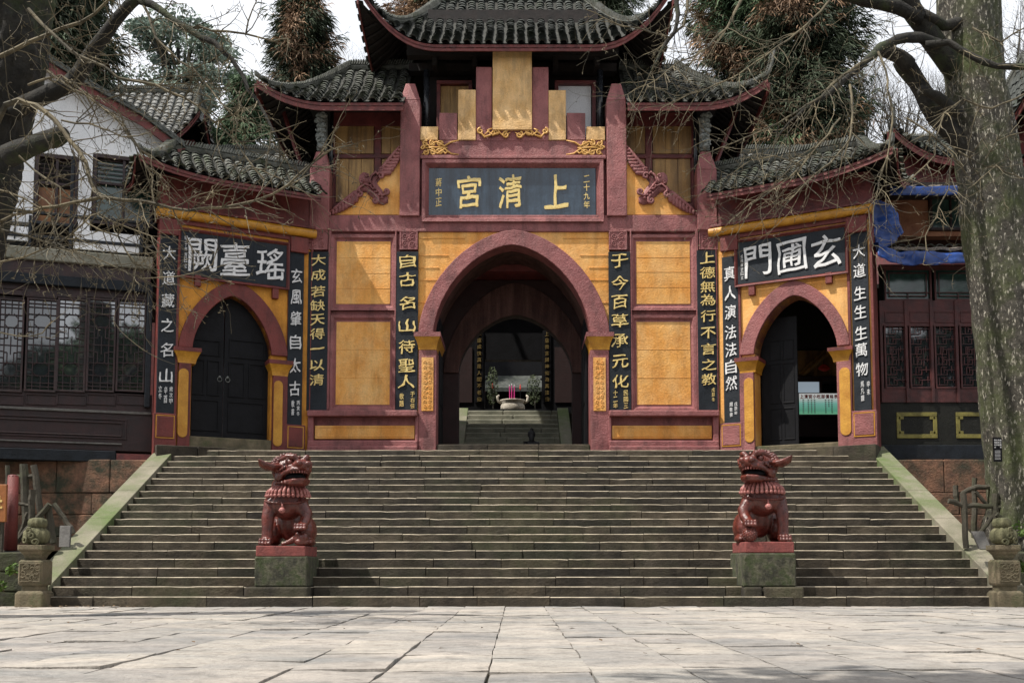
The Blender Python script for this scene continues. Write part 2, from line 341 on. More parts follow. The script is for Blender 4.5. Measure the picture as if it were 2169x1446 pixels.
# ------------------------------------------------------------------ tiled roofs with swept corners
def roof(parent, x0, x1, yF, yB, z0, rise, hipL=0, hipR=0, liftL=0, liftR=0, w=.25, pitch=.13, tile='tile', clip=None,
         out=.25, curve=.36, fascia=.16, back=True, rafters=True, ridge=True, horn=.0, seed=1, drip=False, ridge_h=.16, fasc_m='fascia', jit=.016):
    rng = random.Random(seed)
    yc = (yF + yB) / 2; D = yc - yF; L = x1 - x0
    def prof(t): return t * (.72 + .28 * t)
    def cl(x):
        a = max(0, 1 - (x - x0) / (L * curve)) ** 2.3 if liftL else 0
        b = max(0, 1 - (x1 - x) / (L * curve)) ** 2.3 if liftR else 0
        return liftL * a + liftR * b, (a if liftL else 0) + (b if liftR else 0)
    def S(x, d, up=0.0):
        t = min(max(d / D, 0), 1); l, k = cl(x)
        return Vector((x, yF + d - out * k * (1 - t), z0 + rise * prof(t) + l * (1 - t) ** 1.6 + up))
    def cs(y, lift):
        a = max(0, 1 - (y - yF) / (D * 1.3)) ** 2.3; b = max(0, 1 - (yB - y) / (D * 1.3)) ** 2.3
        return lift * (a + b), a + b
    def SS(side, y, s, up=0.0):      # side slope
        hip = hipL if side < 0 else hipR; lift = liftL if side < 0 else liftR
        t = min(max(s / hip, 0), 1); l, k = cs(y, lift); xe = x0 if side < 0 else x1
        return Vector((xe - side * s + side * out * .5 * k * (1 - t), y, z0 + rise * prof(t) + l * (1 - t) ** 1.6 + up))
    def dmax(x):
        m = D
        if hipL and x - x0 < hipL: m = min(m, D * (x - x0) / hipL)
        if hipR and x1 - x < hipR: m = min(m, D * (x1 - x) / hipR)
        return m
    tb = MB()
    def tiles(P, amin, amax, dm, pos):
        n = max(1, int(round((amax - amin) / w))); ww = (amax - amin) / n
        for i in range(n):
            a = amin + (i + .5) * ww
            if clip and pos and not (clip[0] <= a <= clip[1]): continue
            m = dm(a); d = -.05
            while d < m - pitch * .3:
                e = min(d + pitch * 1.45, m + .02)
                p = P(a, max(d, 0)); q = P(a, e); fw = (q - p).normalized()
                al = (P(a + .05, max(d, 0)) - P(a - .05, max(d, 0))).normalized(); nm = al.cross(fw).normalized()
                if nm.z < 0: nm = -nm
                j = rng.uniform(-jit, jit); jj = rng.uniform(-.07, .07); r = ww * .37 * rng.uniform(.93, 1.07)
                lift = .030 + rng.uniform(0, .014)
                o = p + al * j - (fw * .05 if d < 0 else Vector())
                rows = []
                for (c, rr, up) in ((o + fw * .012, r * .78, lift - .004), (o, r, lift), (q + al * (j + jj * .12), r * .86, .0)):
                    rows.append([c + al * (rr * math.cos(th)) + nm * (rr * .62 * math.sin(th) + up) for th in [math.pi * k / 5 for k in range(6)]])
                b = len(tb.v)
                for rw in rows: tb.v.extend([tuple(x) for x in rw])
                for rr_ in range(2):
                    for k in range(5):
                        c = b + rr_ * 6 + k; tb.f.append((c, c + 1, c + 7, c + 6))
                d += pitch * rng.uniform(.93, 1.07)
    tiles(S, x0 + .04, x1 - .04, dmax, True)
    pan = MB(); sof = MB()
    nx = max(12, int(L / .2))
    xs = [x0 + L * i / nx for i in range(nx + 1)]
    if clip: xs = [x for x in xs if clip[0] <= x <= clip[1]]
    cols = len(xs) - 1; nd_ = 8
    def strip(mb, up, yflip=False):
        def fn(u, v):
            x = xs[int(round(u * cols))]; d = dmax(x) * v; p = S(x, d, up)
            if yflip: p.y = 2 * yc - p.y
            return p
        mb.sheet(fn, cols, nd_)
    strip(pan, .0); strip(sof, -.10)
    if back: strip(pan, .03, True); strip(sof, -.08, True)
    for side, hip in ((-1, hipL), (1, hipR)):
        if not hip: continue
        sm = lambda y, hip=hip: hip * (1 - abs(y - yc) / D)
        P = lambda a, d, side=side: SS(side, a, d)
        tiles(P, yF + .05, yB - .05, sm, False)
        for mb, up in ((pan, .0), (sof, -.10)):
            mb.sheet(lambda u, v, up=up, sm=sm, side=side: SS(side, yF + (yB - yF) * u, sm(yF + (yB - yF) * u) * v, up), 14, 6)
    # fascia board following the eave
    fb = MB()
    def board(P, lo, hi, n, nrm):
        for i in range(n):
            a, b = lo + (hi - lo) * i / n, lo + (hi - lo) * (i + 1) / n
            p, q = P(a), P(b); t = .035
            fb.hexa([p + Vector((0, 0, -.05 - fascia)), q + Vector((0, 0, -.05 - fascia)), q - nrm * t + Vector((0, 0, -.05 - fascia)), p - nrm * t + Vector((0, 0, -.05 - fascia)),
                     p + Vector((0, 0, -.035)), q + Vector((0, 0, -.035)), q - nrm * t + Vector((0, 0, -.035)), p - nrm * t + Vector((0, 0, -.035))])
    board(lambda a: S(a, .02), xs[0], xs[-1], max(16, int(L / .2)), Vector((0, -1, 0)))
    fb.build('eave_board', fasc_m, parent)
    for side, hip in ((-1, hipL), (1, hipR)):
        if hip:
            fb = MB(); board(lambda y, side=side: SS(side, y, .02), yF, yB, 16, Vector((side, 0, 0))); fb.build('eave_board', fasc_m, parent)
    # rafters and soffit battens
    if rafters:
        x = xs[0] + .1
        while x < xs[-1]:
            m = dmax(x)
            if m > .3: sof.tube([S(x, .06, -.14), S(x, m * .5, -.14), S(x, m * .95, -.14)], .035, 4)
            x += .24
        for side, hip in ((-1, hipL), (1, hipR)):
            if not hip: continue
            y = yF + .1
            while y < yB:
                m = hip * (1 - abs(y - yc) / D)
                if m > .3: sof.tube([SS(side, y, .06, -.14), SS(side, y, m * .5, -.14), SS(side, y, m * .95, -.14)], .035, 4)
                y += .24
    # ridge and hip rolls of stacked tiles
    rd = MB()
    def roll(pts, r0, r1, hgt, n_tile):
        pts = [Vector(p) for p in pts]
        rr = [r0 + (r1 - r0) * i / (len(pts) - 1) for i in range(len(pts))]
        rd.tube([p + Vector((0, 0, hgt * .2)) for p in pts], [q * .72 for q in rr], 6, flat=1.0)
        # standing tile fins on the crest
        acc = [0]
        for i in range(1, len(pts)): acc.append(acc[-1] + (pts[i] - pts[i - 1]).length)
        T = acc[-1]; k = 0; s_ = 0.0
        while s_ < T:
            while k < len(acc) - 2 and acc[k + 1] < s_: k += 1
            f = (s_ - acc[k]) / max(acc[k + 1] - acc[k], 1e-6); p = pts[k].lerp(pts[k + 1], f); dr = (pts[k + 1] - pts[k]).normalized()
            r = r0 + (r1 - r0) * s_ / T; sd = dr.cross(Vector((0, 0, 1))).normalized()
            up = sd.cross(dr).normalized(); lean = dr * .05
            c = p + up * (hgt * .2 + r * .35); th = .012
            e = [c - sd * r * .95, c + sd * r * .95, c + sd * r * .95 + dr * .03, c - sd * r * .95 + dr * .03]
            jz = rng.uniform(-.012, .012)
            rd.hexa([*e, *[q + up * (r * .95 + jz) + lean for q in e]])
            s_ += .062
    if ridge:
        a = x0 + hipL if hipL else x0; b = x1 - hipR if hipR else x1
        if clip: a, b = max(a, clip[0]), min(b, clip[1])
        if b - a > .2:
            roll([Vector((a + (b - a) * i / 8, yc, z0 + rise + .04)) for i in range(9)], ridge_h * .75, ridge_h * .75, ridge_h, 0)
    for side, hip, lift in ((-1, hipL, liftL), (1, hipR, liftR)):
        if not hip: continue
        xe = x0 if side < 0 else x1
        for back_ in ((0, 1) if back else (0,)):
            pts = []
            for i in range(17):
                t = i / 16
                p = S(xe - side * hip * t, D * t, .05)
                if back_: p.y = 2 * yc - p.y
                pts.append(p)
            dr = (pts[0] - pts[1]).normalized()
            hz = Vector((dr.x, dr.y, 0)).normalized()
            tip = []
            for k in range(1, 9):
                q = k / 8; tip.insert(0, pts[0] + hz * (horn * .55 * q) + Vector((0, 0, horn * (.35 * q + .9 * q * q))))
            allp = (tip if horn else []) + pts
            roll(allp, .045 if horn else .09, .12, .12, 0)
    if not hipL and not hipR:
        pass
    o = []
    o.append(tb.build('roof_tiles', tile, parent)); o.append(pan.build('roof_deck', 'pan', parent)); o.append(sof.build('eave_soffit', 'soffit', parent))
    if rd.v: o.append(rd.build('ridge_roll', 'ridge', parent))
    return S

# ------------------------------------------------------------------ walls with arches
def arch_pts(uL, uR, zs, za, n=28, p=1.7, q=.56):
    c = (uL + uR) / 2; hw = (uR - uL) / 2; o = []
    for i in range(n + 1):
        th = math.pi * (1 - i / n); t = math.cos(th)
        o.append((c + hw * t, zs + (za - zs) * max(0, 1 - abs(t) ** p) ** q))
    return o
def arch_wall(mb, u0, u1, z0, z1, prof, y0, y1, zb=None):
    """rectangular wall with an arched hole; prof runs left to right"""
    zb = z0 if zb is None else zb
    P = prof; n = len(P)
    for y, fl in ((y0, 0), (y1, 1)):
        vs = []; fs = []
        for x, z in P: vs += [(x, y, z), (x, y, z1)]
        for i in range(n - 1): fs.append((2 * i, 2 * i + 2, 2 * i + 3, 2 * i + 1))
        xa, xb = P[0][0], P[-1][0]
        k = len(vs); vs += [(u0, y, z0), (xa, y, z0), (xa, y, P[0][1]), (xa, y, z1), (u0, y, z1)]; fs.append((k, k + 1, k + 2, k + 3, k + 4))
        k = len(vs); vs += [(xb, y, z0), (u1, y, z0), (u1, y, z1), (xb, y, z1), (xb, y, P[-1][1])]; fs.append((k, k + 1, k + 2, k + 3, k + 4))
        if fl: fs = [tuple(reversed(f)) for f in fs]
        mb.add(vs, fs)
    Q = [(P[0][0], zb)] + list(P) + [(P[-1][0], zb)]
    vs = [(x, y, z) for x, z in Q for y in (y0, y1)]
    mb.add(vs, [(2 * i, 2 * i + 1, 2 * i + 3, 2 * i + 2) for i in range(len(Q) - 1)])
    mb.add([(u0, y0, z0), (u0, y1, z0), (u0, y1, z1), (u0, y0, z1)], [(0, 1, 2, 3)][::-1])
    mb.add([(u1, y0, z0), (u1, y1, z0), (u1, y1, z1), (u1, y0, z1)], [(0, 1, 2, 3)])
    mb.add([(u0, y0, z1), (u1, y0, z1), (u1, y1, z1), (u0, y1, z1)], [(0, 1, 2, 3)])
def arch_ring(mb, inner, outer, y0, y1):
    n = len(inner)
    vs = []
    for (a, b), (c, d) in zip(inner, outer): vs += [(a, y0, b), (c, y0, d), (c, y1, d), (a, y1, b)]
    fs = []
    for i in range(n - 1):
        k = 4 * i
        for j in range(4): fs.append((k + j, k + (j + 1) % 4, k + 4 + (j + 1) % 4, k + 4 + j))
    fs += [(0, 3, 2, 1), (4 * (n - 1), 4 * (n - 1) + 1, 4 * (n - 1) + 2, 4 * (n - 1) + 3)]
    mb.add(vs, fs)
def impost(mbc, mbt, x0, x1, y0, y1, z0, z1):
    """coved capital: top slab in mbt, quarter-round cove in mbc; spreads outwards to the top"""
    h = z1 - z0; ht = h * .26; w = .10
    mbt.box(x0 - w, x1 + w, y0 - w, y1, z1 - ht, z1)
    n = 6; pr = []
    for i in range(n + 1):
        t = i / n; pr.append((w * .9 * (1 - math.cos(t * math.pi / 2)), z0 + (z1 - ht - z0) * t))
    for (a, za), (b, zb) in zip(pr[:-1], pr[1:]):
        mbc.hexa([(x0 - a, y0 - a, za), (x1 + a, y0 - a, za), (x1 + a, y1 - .003, za), (x0 - a, y1 - .003, za), (x0 - b, y0 - b, zb), (x1 + b, y0 - b, zb), (x1 + b, y1 - .003, zb), (x0 - b, y1 - .003, zb)])
def frame_bars(mb, x0, x1, z0, z1, w, y0, y1):
    mb.box(x0, x1, y0, y1, z1 - w, z1); mb.box(x0, x1, y0, y1, z0, z0 + w)
    mb.box(x0, x0 + w, y0 + .003, y1, z0 + w, z1 - w); mb.box(x1 - w, x1, y0 + .003, y1, z0 + w, z1 - w)
def bevel_frame(mb, x0, x1, z0, z1, w, yo, yi):
    """picture-frame moulding sloping from outer front (yo) to inner back (yi)"""
    o = [(x0, z0), (x1, z0), (x1, z1), (x0, z1)]; i_ = [(x0 + w, z0 + w), (x1 - w, z0 + w), (x1 - w, z1 - w), (x0 + w, z1 - w)]
    m = [((a[0] * .55 + b[0] * .45), (a[1] * .55 + b[1] * .45)) for a, b in zip(o, i_)]
    for k in range(4):
        j = (k + 1) % 4
        vs = [(o[k][0], yo, o[k][1]), (o[j][0], yo, o[j][1]), (m[j][0], yo + .01, m[j][1]), (m[k][0], yo + .01, m[k][1]), (i_[j][0], yi, i_[j][1]), (i_[k][0], yi, i_[k][1]),
              (o[k][0], yi + .02, o[k][1]), (o[j][0], yi + .02, o[j][1])]
        mb.add(vs, [(0, 1, 2, 3), (3, 2, 4, 5), (6, 7, 1, 0)])
def scroll(mb, cx, cz, r, turns, start, y, th, hand=1, n=26, tail=None):
    pts = []; rad = []
    for i in range(n + 1):
        t = i / n; a = start + hand * turns * 2 * math.pi * t; rr = r * (1 - t * .82)
        pts.append((cx + rr * math.cos(a), y, cz + rr * math.sin(a))); rad.append(th * (1 - .35 * t))
    if tail:
        pts = [(a, y, b) for a, b in tail] + pts; rad = [th * (.25 + .75 * i / len(tail)) for i in range(len(tail))] + rad
    mb.tube(pts, rad, 6)
# ------------------------------------------------------------------ central gate
FG = Frame(0, 24.6, 0, 3.15)
G = froot('temple_gate', FG, label='tall central temple gate of dusty red and yellow plaster with a big round arch', cat='gate')
def r(x0, x1, y0, y1, off=0.0): return FG.rect(x0, x1, y0, y1, off)
def bx(mb, x0, x1, y0, y1, fo, bo):
    a, b, c, d = r(x0, x1, y0, y1, fo); mb.box(a, b, fo, bo, c, d)
# masonry wall (yellow) with central arch
TH = 1.5
aL, aR, aB, aT = r(918, 1250, 519, 710)
oL, oR, oB, oT = r(887, 1290, 488, 710)
inner = arch_pts(aL, aR, aB, aT); outer = arch_pts(oL, oR, oB, oT)
yw = MB()
u0, _, z0, z1 = r(885, 1292, 490, 955)
u1 = r(885, 1292, 490, 955)[1]
arch_wall(yw, u0, u1, -.35, z1, inner, .02, TH)
yw.build('arch_wall', 'yellow', G, bevel=.006)
ring = MB(); inner2 = [(x + (.008 if x < (aL + aR) / 2 else -.008), z - .006) for x, z in inner]
arch_ring(ring, inner2, outer, -.06, .5)
cx_in = (aL + aR) / 2
bk = MB(); arch_ring(bk, [(x + (.008 if x < cx_in else -.008), z - .006) for x, z in inner], [(x - (.02 if x < cx_in else -.02), z + .02) for x, z in inner], .49, TH + .01); bk.build('shaded_arch_soffit', 'darkarch', G)  # soffit coloured dark to paint the shade inside the arch
ro = ring.build('arch_ring', 'pink', G, bevel=.015)
# courses on the yellow wall (thin raised bands)
cs = MB()
for yy in (503, 540, 566, 592, 640): 
    a, b, c, d = r(888, 1289, yy, yy + 2)
    for (xa, xb) in ((888, 930), (1247, 1289)) if yy > 560 else (((888, 985), (1195, 1289)) if yy < 530 else ((888, 950), (1228, 1289))):
        p = r(xa, xb, yy, yy + 1.4); cs.box(p[0], p[1], .006, .03, p[2], p[3])
cs.build('wall_course', 'yellow', G)
# arch piers, imposts, pier panels
for (xa, xb, pa, pb) in ((887, 925, 893, 918), (1250, 1290, 1257, 1283)):
    p = MB(); a, b, c, d = r(xa, xb, 742, 957); p.box(a, b, -.08, TH + .01, -.35, d); p.build('arch_pier', 'pink', G, bevel=.02)
    mc, mt = MB(), MB(); a, b, c, d = r(xa, xb, 706, 742); impost(mc, mt, a, b, -.08, TH, c, d)
    o = mc.build('impost', 'ochre', G, smooth=False); mt.build('impost_slab', 'pink', o)
    q = MB(); a, b, c, d = r(pa, pb, 757, 870, -.08); q.box(a, b, -.10, -.06, c, d)
    # carved relief in the panel
    k = 0; z = c + .1
    while z < d - .06:
        for s_ in (-1, 1):
            scroll(q, (a + b) / 2 + s_ * (b - a) * .2, z, .045, 1.2, random.uniform(0, 6), -.103, .011, s_, n=12)
        z += .115; k += 1
    q.build('carved_pier_panel', 'yellow', G, bevel=.02)
# side bays: left (650-885) and right (1290-1523) mirrored about 1087
def bay(s):
    X = (lambda x: x) if s < 0 else (lambda x: 2174.5 - x)
    def rr(x0, x1, y0, y1, off=0.0):
        a, b = X(x0), X(x1)
        if a > b: a, b = b, a
        return r(a, b, y0, y1, off)
    def B(mb, x0, x1, y0, y1, fo, bo):
        a, b, c, d = rr(x0, x1, y0, y1, fo); mb.box(a, b, fo, bo, c, d)
    m = MB(); B(m, 650, 886, 455, 957, .06, TH)
    m.build('bay_wall', 'pink', G, bevel=.02)
    for (xa, xb, ya, yb) in ((700, 839, 497, 657), (699, 838, 667, 870)):
        f = MB(); a, b, c, d = rr(xa, xb, ya, yb, -.03); bevel_frame(f, a, b, c, d, .145, -.035, .055)
        f.box(a, b, .02, .07, c, d)
        fo = f.build('panel_frame', 'pink', G)
        q = MB(); a2, b2, c2, d2 = rr(xa + 13, xb - 12, ya + 15, yb - 13, .03); q.box(a2, b2, .012, .05, c2, d2)
        n = random.choice((3, 4, 5))
        for i in range(1, n):
            zz = c2 + (d2 - c2) * i / n + random.uniform(-.03, .03); q.box(a2 + .01, b2 - .01, .006, .03, zz, zz + .012)
        q.build('yellow_panel', 'yellow', fo, bevel=.004)
    # plinth
    p = MB(); a, b, c, d = rr(650, 884, 868, 881, -.2); p.box(a, b, -.2, .08, c, d)
    a, b, c, d = rr(650, 884, 881, 957, -.1); p.box(a, b, .0, .1, -.3, c + .3)
    a, b, c, d = rr(650, 884, 932, 957, -.16); p.prism([(a, -.3), (b, -.3), (b, d - .1), (b, d), (a, d), (a, d - .1)], -.14, .06)
    a, b, c, d = rr(650, 884, 944, 957, -.2); p.box(a, b, -.22, .06, -.3, d)
    a, b, c, d = rr(651, 664, 880, 945, -.1); p.box(a, b, -.1, .08, c, d)
    a, b, c, d = rr(879, 886, 880, 945, -.1); p.box(a, b, -.1, .08, c, d)
    p.build('plinth', 'pink', G, bevel=.025)
    q = MB(); a, b, c, d = rr(667, 878, 901, 929, -.02); q.box(a, b, -.03, .02, c, d)
    frame_bars(q, a + .05, b - .05, c + .04, d - .04, .012, -.04, -.02)
    q.build('plinth_panel', 'yellow', G, bevel=.01)
    # pilasters between, carved blocks
    for (xa, xb, ya, yb) in ((655, 695, 490, 530), (847, 885, 490, 530)):
        q = MB(); a, b, c, d = rr(xa, xb, ya, yb); q.box(a, b, -.05, .1, c, d); frame_bars(q, a, b, c, d, .03, -.065, -.03)
        cx_, cz_ = (a + b) / 2, (c + d) / 2
        for sx in (-1, 1):
            for sz in (-1, 1):
                scroll(q, cx_ + sx * .085, cz_ + sz * .09, .075, 1.4, sz * sx * 1.2, -.055, .014, sx * sz, n=16)
        scroll(q, cx_, cz_, .05, 1, 0, -.058, .014, 1, n=10)
        q.build('carved_block', 'pink', G)
    for (xa, xb) in ((694, 700), (836, 839)):
        q = MB(); a, b, c, d = rr(xa, xb, 490, 868); q.box(a, b, -.05, .1, c, d); q.build('pilaster_strip', 'pink', G, bevel=.01)
    # obelisk posts
    for (xa, xb, yt, ysh, yb, ta, tb_) in ((848, 890, 176, 216, 460, 859, 879), (657, 699, 320, 362, 490, 669, 690)):
        q = MB(); a, b, c, d = rr(xa, xb, ysh, yb); ya, yb2 = -.10, .33
        q.box(a, b, ya, yb2, c, d)
        e, f, _, zt = rr(ta, tb_, yt, ysh)
        q.hexa([(a, ya, d), (b, ya, d), (b, yb2, d), (a, yb2, d), (e, .02, zt), (f, .02, zt), (f, .2, zt), (e, .2, zt)])
        q.build('obelisk_post', 'pink', G, bevel=.02)
    # timber panelling of the loft behind
    q = MB(); B(q, 700, 850, 228, 462, .62, .66)
    q.build('loft_back_board', 'redwood', G)
    w_ = MB()
    for (xa, xb, ya, yb) in ((710, 792, 268, 326), (808, 848, 268, 326), (712, 792, 336, 428), (808, 848, 336, 428)):
        a, b, c, d = rr(xa, xb, ya, yb, .6); k = 3 if xb - xa > 60 else 2
        for i in range(k):
            w_.box(a + (b - a) * i / k + .004, a + (b - a) * (i + 1) / k - .004, .585 + .006 * (i % 2), .62, c, d)
    w_.build('loft_plank_panel', 'wood', G, bevel=.004)
    q = MB(); B(q, 700, 849, 326.5, 335, .54, .61); B(q, 793, 807, 230, 455, .55, .615); B(q, 700, 709, 230, 455, .54, .61); B(q, 700, 849, 430, 440, .5, .61); B(q, 700, 849, 228, 266, .56, .61)
    q.build('loft_frame', 'redwood', G, bevel=.01)
    # loft floor/ceiling and side wall
    q = MB(); B(q, 655, 890, 206, 229, .3, 3.0); q.build('loft_beam', 'soffit', G)
    # corner triangle with carved fretwork
    pts = [(702, 455), (848, 455), (848, 318), (838, 335), (826, 352), (812, 370), (800, 386), (783, 402), (766, 412), (745, 426), (725, 442)]
    uu = [FG.uz(X(a), b) for a, b in pts]
    if s > 0: uu = uu[::-1]
    q = MB(); q.prism(uu, .0, .22); q.build('yellow_spandrel', 'yellow', G, bevel=.01)
    fr = MB()
    T = lambda pts_: [(FG.uz(X(a), b)[0], -.045, FG.uz(X(a), b)[1]) for a, b in pts_]
    Tt = T
    def plate(pts_, y=-.05):
        uu_ = [FG.uz(X(a), b) for a, b in pts_]
        if s > 0: uu_ = uu_[::-1]
        fr.prism(uu_, y, .02)
    def spiral(cx_, cy_, r0, a0, turns, hd, th, tail=None, y=-.075):
        P = list(tail or []); n = 18
        for i in range(n + 1):
            t = i / n; a = a0 + hd * turns * 2 * math.pi * t; q = r0 * (1 - .8 * t); P.append((cx_ + q * math.cos(a), cy_ + q * math.sin(a)))
        pp = [Vector((FG.uz(X(a), b)[0], y, FG.uz(X(a), b)[1])) for a, b in P]; nt_ = len(tail or [])
        fr.tube(pp, [th * (.5 + .5 * min(1, (i + 1) / max(nt_, 1))) * (1 if i < nt_ + n * .7 else .8) for i in range(len(pp))], 7)
    # leafy wings: overlapping plumes, root at the knot, tips outwards
    for (p0, p1, sd, n, w0, w1) in (((846, 312), (804, 366), 1, 9, 9, 30), ((699, 451), (754, 408), 1, 9, 8, 26)):
        dx, dy = p1[0] - p0[0], p1[1] - p0[1]; q_ = math.hypot(dx, dy); dx /= q_; dy /= q_; nx_, ny_ = (-dy, dx); nx_, ny_ = (abs(nx_) if p0[0] > 800 else abs(nx_) * .9, abs(ny_))
        for i in range(n):
            t = i / (n - 1); x = p0[0] + (p1[0] - p0[0]) * t; y = p0[1] + (p1[1] - p0[1]) * t; w_ = w0 + (w1 - w0) * math.sin(t * 1.75) / .985
            back = -1 if p0[0] > 800 else -1
            P = [(x, y), (x + nx_ * w_ * .35 + dx * back * w_ * .15, y + ny_ * w_ * .35 + dy * back * w_ * .15), (x + nx_ * w_ * .62 + dx * back * w_ * .42, y + ny_ * w_ * .62 + dy * back * w_ * .42), (x + nx_ * w_ * .62 + dx * back * w_ * .62, y + ny_ * w_ * .62 + dy * back * w_ * .62)]
            k = .035 + .028 * t; fr.tube(T(P), [k * .7, k, k * .9, k * .4], 7)
        fr.tube(T([(p0[0] + (p1[0] - p0[0]) * t, p0[1] + (p1[1] - p0[1]) * t) for t in (0, .25, .5, .75, 1)]), [.02, .035, .045, .05, .05], 7)
    # arms hugging the central knot
    plate([(782, 396), (785, 376), (796, 366), (806, 372), (798, 382), (800, 392), (810, 404), (816, 416), (822, 418), (822, 430), (812, 435), (800, 432), (796, 424), (784, 416), (776, 408), (764, 406), (756, 410), (752, 407), (762, 396), (772, 392)])
    plate([(761, 384), (763, 374), (770, 368), (778, 369), (783, 376), (786, 386), (780, 394), (770, 392), (763, 392)], -.09)
    spiral(807, 375, 7, 3.6, 1.1, 1, .034, [(788, 394), (784, 384), (788, 374), (797, 367)])
    spiral(763, 414, 6, 4.6, 1.1, 1, .03, [(792, 404), (784, 396), (774, 392), (762, 400)])
    spiral(819, 408, 6, 1.8, 1.2, -1, .036, [(804, 410), (810, 417)])
    spiral(796, 427, 6, -.2, 1.2, 1, .036, [(796, 414), (802, 421)])
    spiral(809, 362, 4.5, 3.5, 1.1, 1, .026); spiral(755, 419, 4.5, 4.6, 1.1, 1, .026); spiral(780, 375, 4, 2, 1.1, 1, .02, y=-.1); spiral(768, 387, 4, 1, 1.1, 1, .02, y=-.1)
    fr.tube(T([(786, 388), (796, 400), (808, 414), (815, 424)]), [.03, .03, .03, .01], 6); fr.tube(T([(778, 396), (788, 407), (800, 419), (814, 425)]), [.03, .03, .03, .01], 6)
    for t in range(5):
        u_, z_ = FG.uz(X(786 + t * 6), 396 + t * 6.4); fr.ell((u_, -.07, z_), (.036, .045, .032), 8, 6)
    fr.build('carved_fretwork', 'pink', G, smooth=True)
    # carved wooden bracket under the side eave, and the black pipe
    q = MB(); a, b, c, d = rr(669, 697, 250, 322, .15); cxm = (a + b) / 2
    q.box(cxm - .11, cxm + .11, .05, .22, c, d)
    for i in range(7):
        t = i / 6; q.ell((cxm + .03 * math.sin(i * 2.2) - s * 0, -.0 - .07 * t, c + (d - c) * (.1 + .85 * t)), (.10 + .05 * t, .10, .075), 8, 6)
        scroll(q, cxm + .05 * (-1) ** i, c + (d - c) * (.1 + .85 * t), .06, 1, i, -.08 - .08 * t, .018, 1, n=10)
    q.build('eave_bracket', 'conc', G)
    q = MB(); a, b, c, d = rr(699, 705, 228, 400, .3); q.tube([((a + b) / 2, .3, c), ((a + b) / 2, .3, d)], .045, 8); q.build('drain_pipe', 'blackpole', G, smooth=True)
    q = MB(); a, b, c, d = rr(896, 911, 150, 268, .5); q.tube([((a + b) / 2, .5, c - .4), ((a + b) / 2, .5, d)], .075, 10); q.build('black_column', 'blackpole', G, smooth=True)
bay(-1); bay(1)
# beam above the arch, upper band
m = MB(); bx(m, 655, 1522, 455, 490.5, -.03, .4)
m.build('main_beam', 'pink', G, bevel=.02)
m = MB(); bx(m, 889, 1284, 336, 457, .1, 1.0); bx(m, 889, 1284, 297, 337, -.04, .4); bx(m, 889, 1284, 328, 336, -.10, -.03)
m.build('upper_band', 'pink', G, bevel=.02)
m = MB(); a, b, c, d = r(894, 1278, 339, 470, -.06); bevel_frame(m, a, b, c, d, .17, -.10, .06); m.build('plaque_frame', 'pink', G)
# stepped parapet slabs
for (xa, xb, ya, yb, fo, mt) in ((890, 928, 268, 297, -.07, 'yellow2'), (930, 969, 239, 297, -.045, 'pink'), (970, 1008, 190, 297, -.07, 'yellow2'), (1008, 1042, 142, 299, -.05, 'pink'),
                                 (1043, 1127, 103, 275, -.13, 'yellow2'), (1127, 1162, 142, 299, -.05, 'pink'), (1162, 1199, 191, 297, -.07, 'yellow2'), (1200, 1240, 239, 297, -.045, 'pink'), (1242, 1282, 268, 297, -.07, 'yellow2')):
    m = MB(); a, b, c, d = r(xa, xb, ya, yb, fo); m.box(a + .003, b - .003, fo, .22, c + .003, d, j=.004); m.build('parapet_slab', mt, G, bevel=.012)
m = MB(); bx(m, 1040, 1130, 272, 299, -.05, .2); m.build('parapet_base', 'pink', G, bevel=.01)
# gold scroll ornaments
def orn(name, items, tubes, y=-.06, th=.026):
    q = MB()
    for (x, yy, rr_, tn, st, hd) in items:
        u_, z_ = FG.uz(x, yy); scroll(q, u_, z_, rr_ / 92, tn, st, y, th, hd, n=22)
    for P in tubes:
        n = len(P); q.tube([(FG.uz(a, b)[0], y, FG.uz(a, b)[1]) for a, b in P], [th * (.35 + .75 * math.sin(math.pi * min(1, (i + .4) / n))) for i in range(n)], 6)
    q.build(name, 'gold2', G, smooth=True)
M['gold2'] = mat('golden_ochre_relief', (.72, .42, .13), (.50, .25, .05), 14, .45, .2, 50, metal=.1)
it = []; tu = []
for s in (-1, 1):
    c = 1086
    it += [(c + s * 14, 289, 8, 1.4, 1.2, -s), (c + s * 35, 283, 8, 1.5, 2.5, s), (c + s * 68, 281, 7, 1.3, 1.5, -s)]
    tu += [[(c + s * 5, 284), (c + s * 20, 292), (c + s * 28, 284), (c + s * 42, 290), (c + s * 52, 282), (c + s * 60, 290)],
           [(c + s * 38, 277), (c + s * 48, 290), (c + s * 60, 294), (c + s * 66, 286), (c + s * 74, 284)], [(c + s * 44, 276), (c + s * 52, 279), (c + s * 47, 287)]]
orn('gold_scroll', it, tu, -.09)
for s, c in ((-1, 890), (1, 1281)):
    k = -s
    it = [(c + k * 12, 307, 7, 1.2, 1, k), (c + k * 27, 306, 7, 1.5, 2, k), (c + k * 42, 307, 7, 1.5, 0, k), (c + k * 12, 325, 7, 1.2, 1, -k), (c + k * 27, 325, 7, 1.5, 2, -k), (c + k * 42, 324, 7, 1.5, 3, -k), (c + k * 6, 316, 5, 1.1, 0, 1)]
    tu = [[(c + k * 4, 301), (c + k * 20, 312), (c + k * 34, 303), (c + k * 52, 312), (c + k * 64, 304), (c + k * 82, 300)], [(c + k * 4, 330), (c + k * 20, 320), (c + k * 38, 328), (c + k * 52, 318), (c + k * 66, 328), (c + k * 82, 330)],
          [(c + k * 6, 316), (c + k * 30, 315), (c + k * 58, 316)], [(c + k * 44, 318), (c + k * 54, 328), (c + k * 58, 324)]]
    orn('gold_scroll', it, tu, -.065, .024)
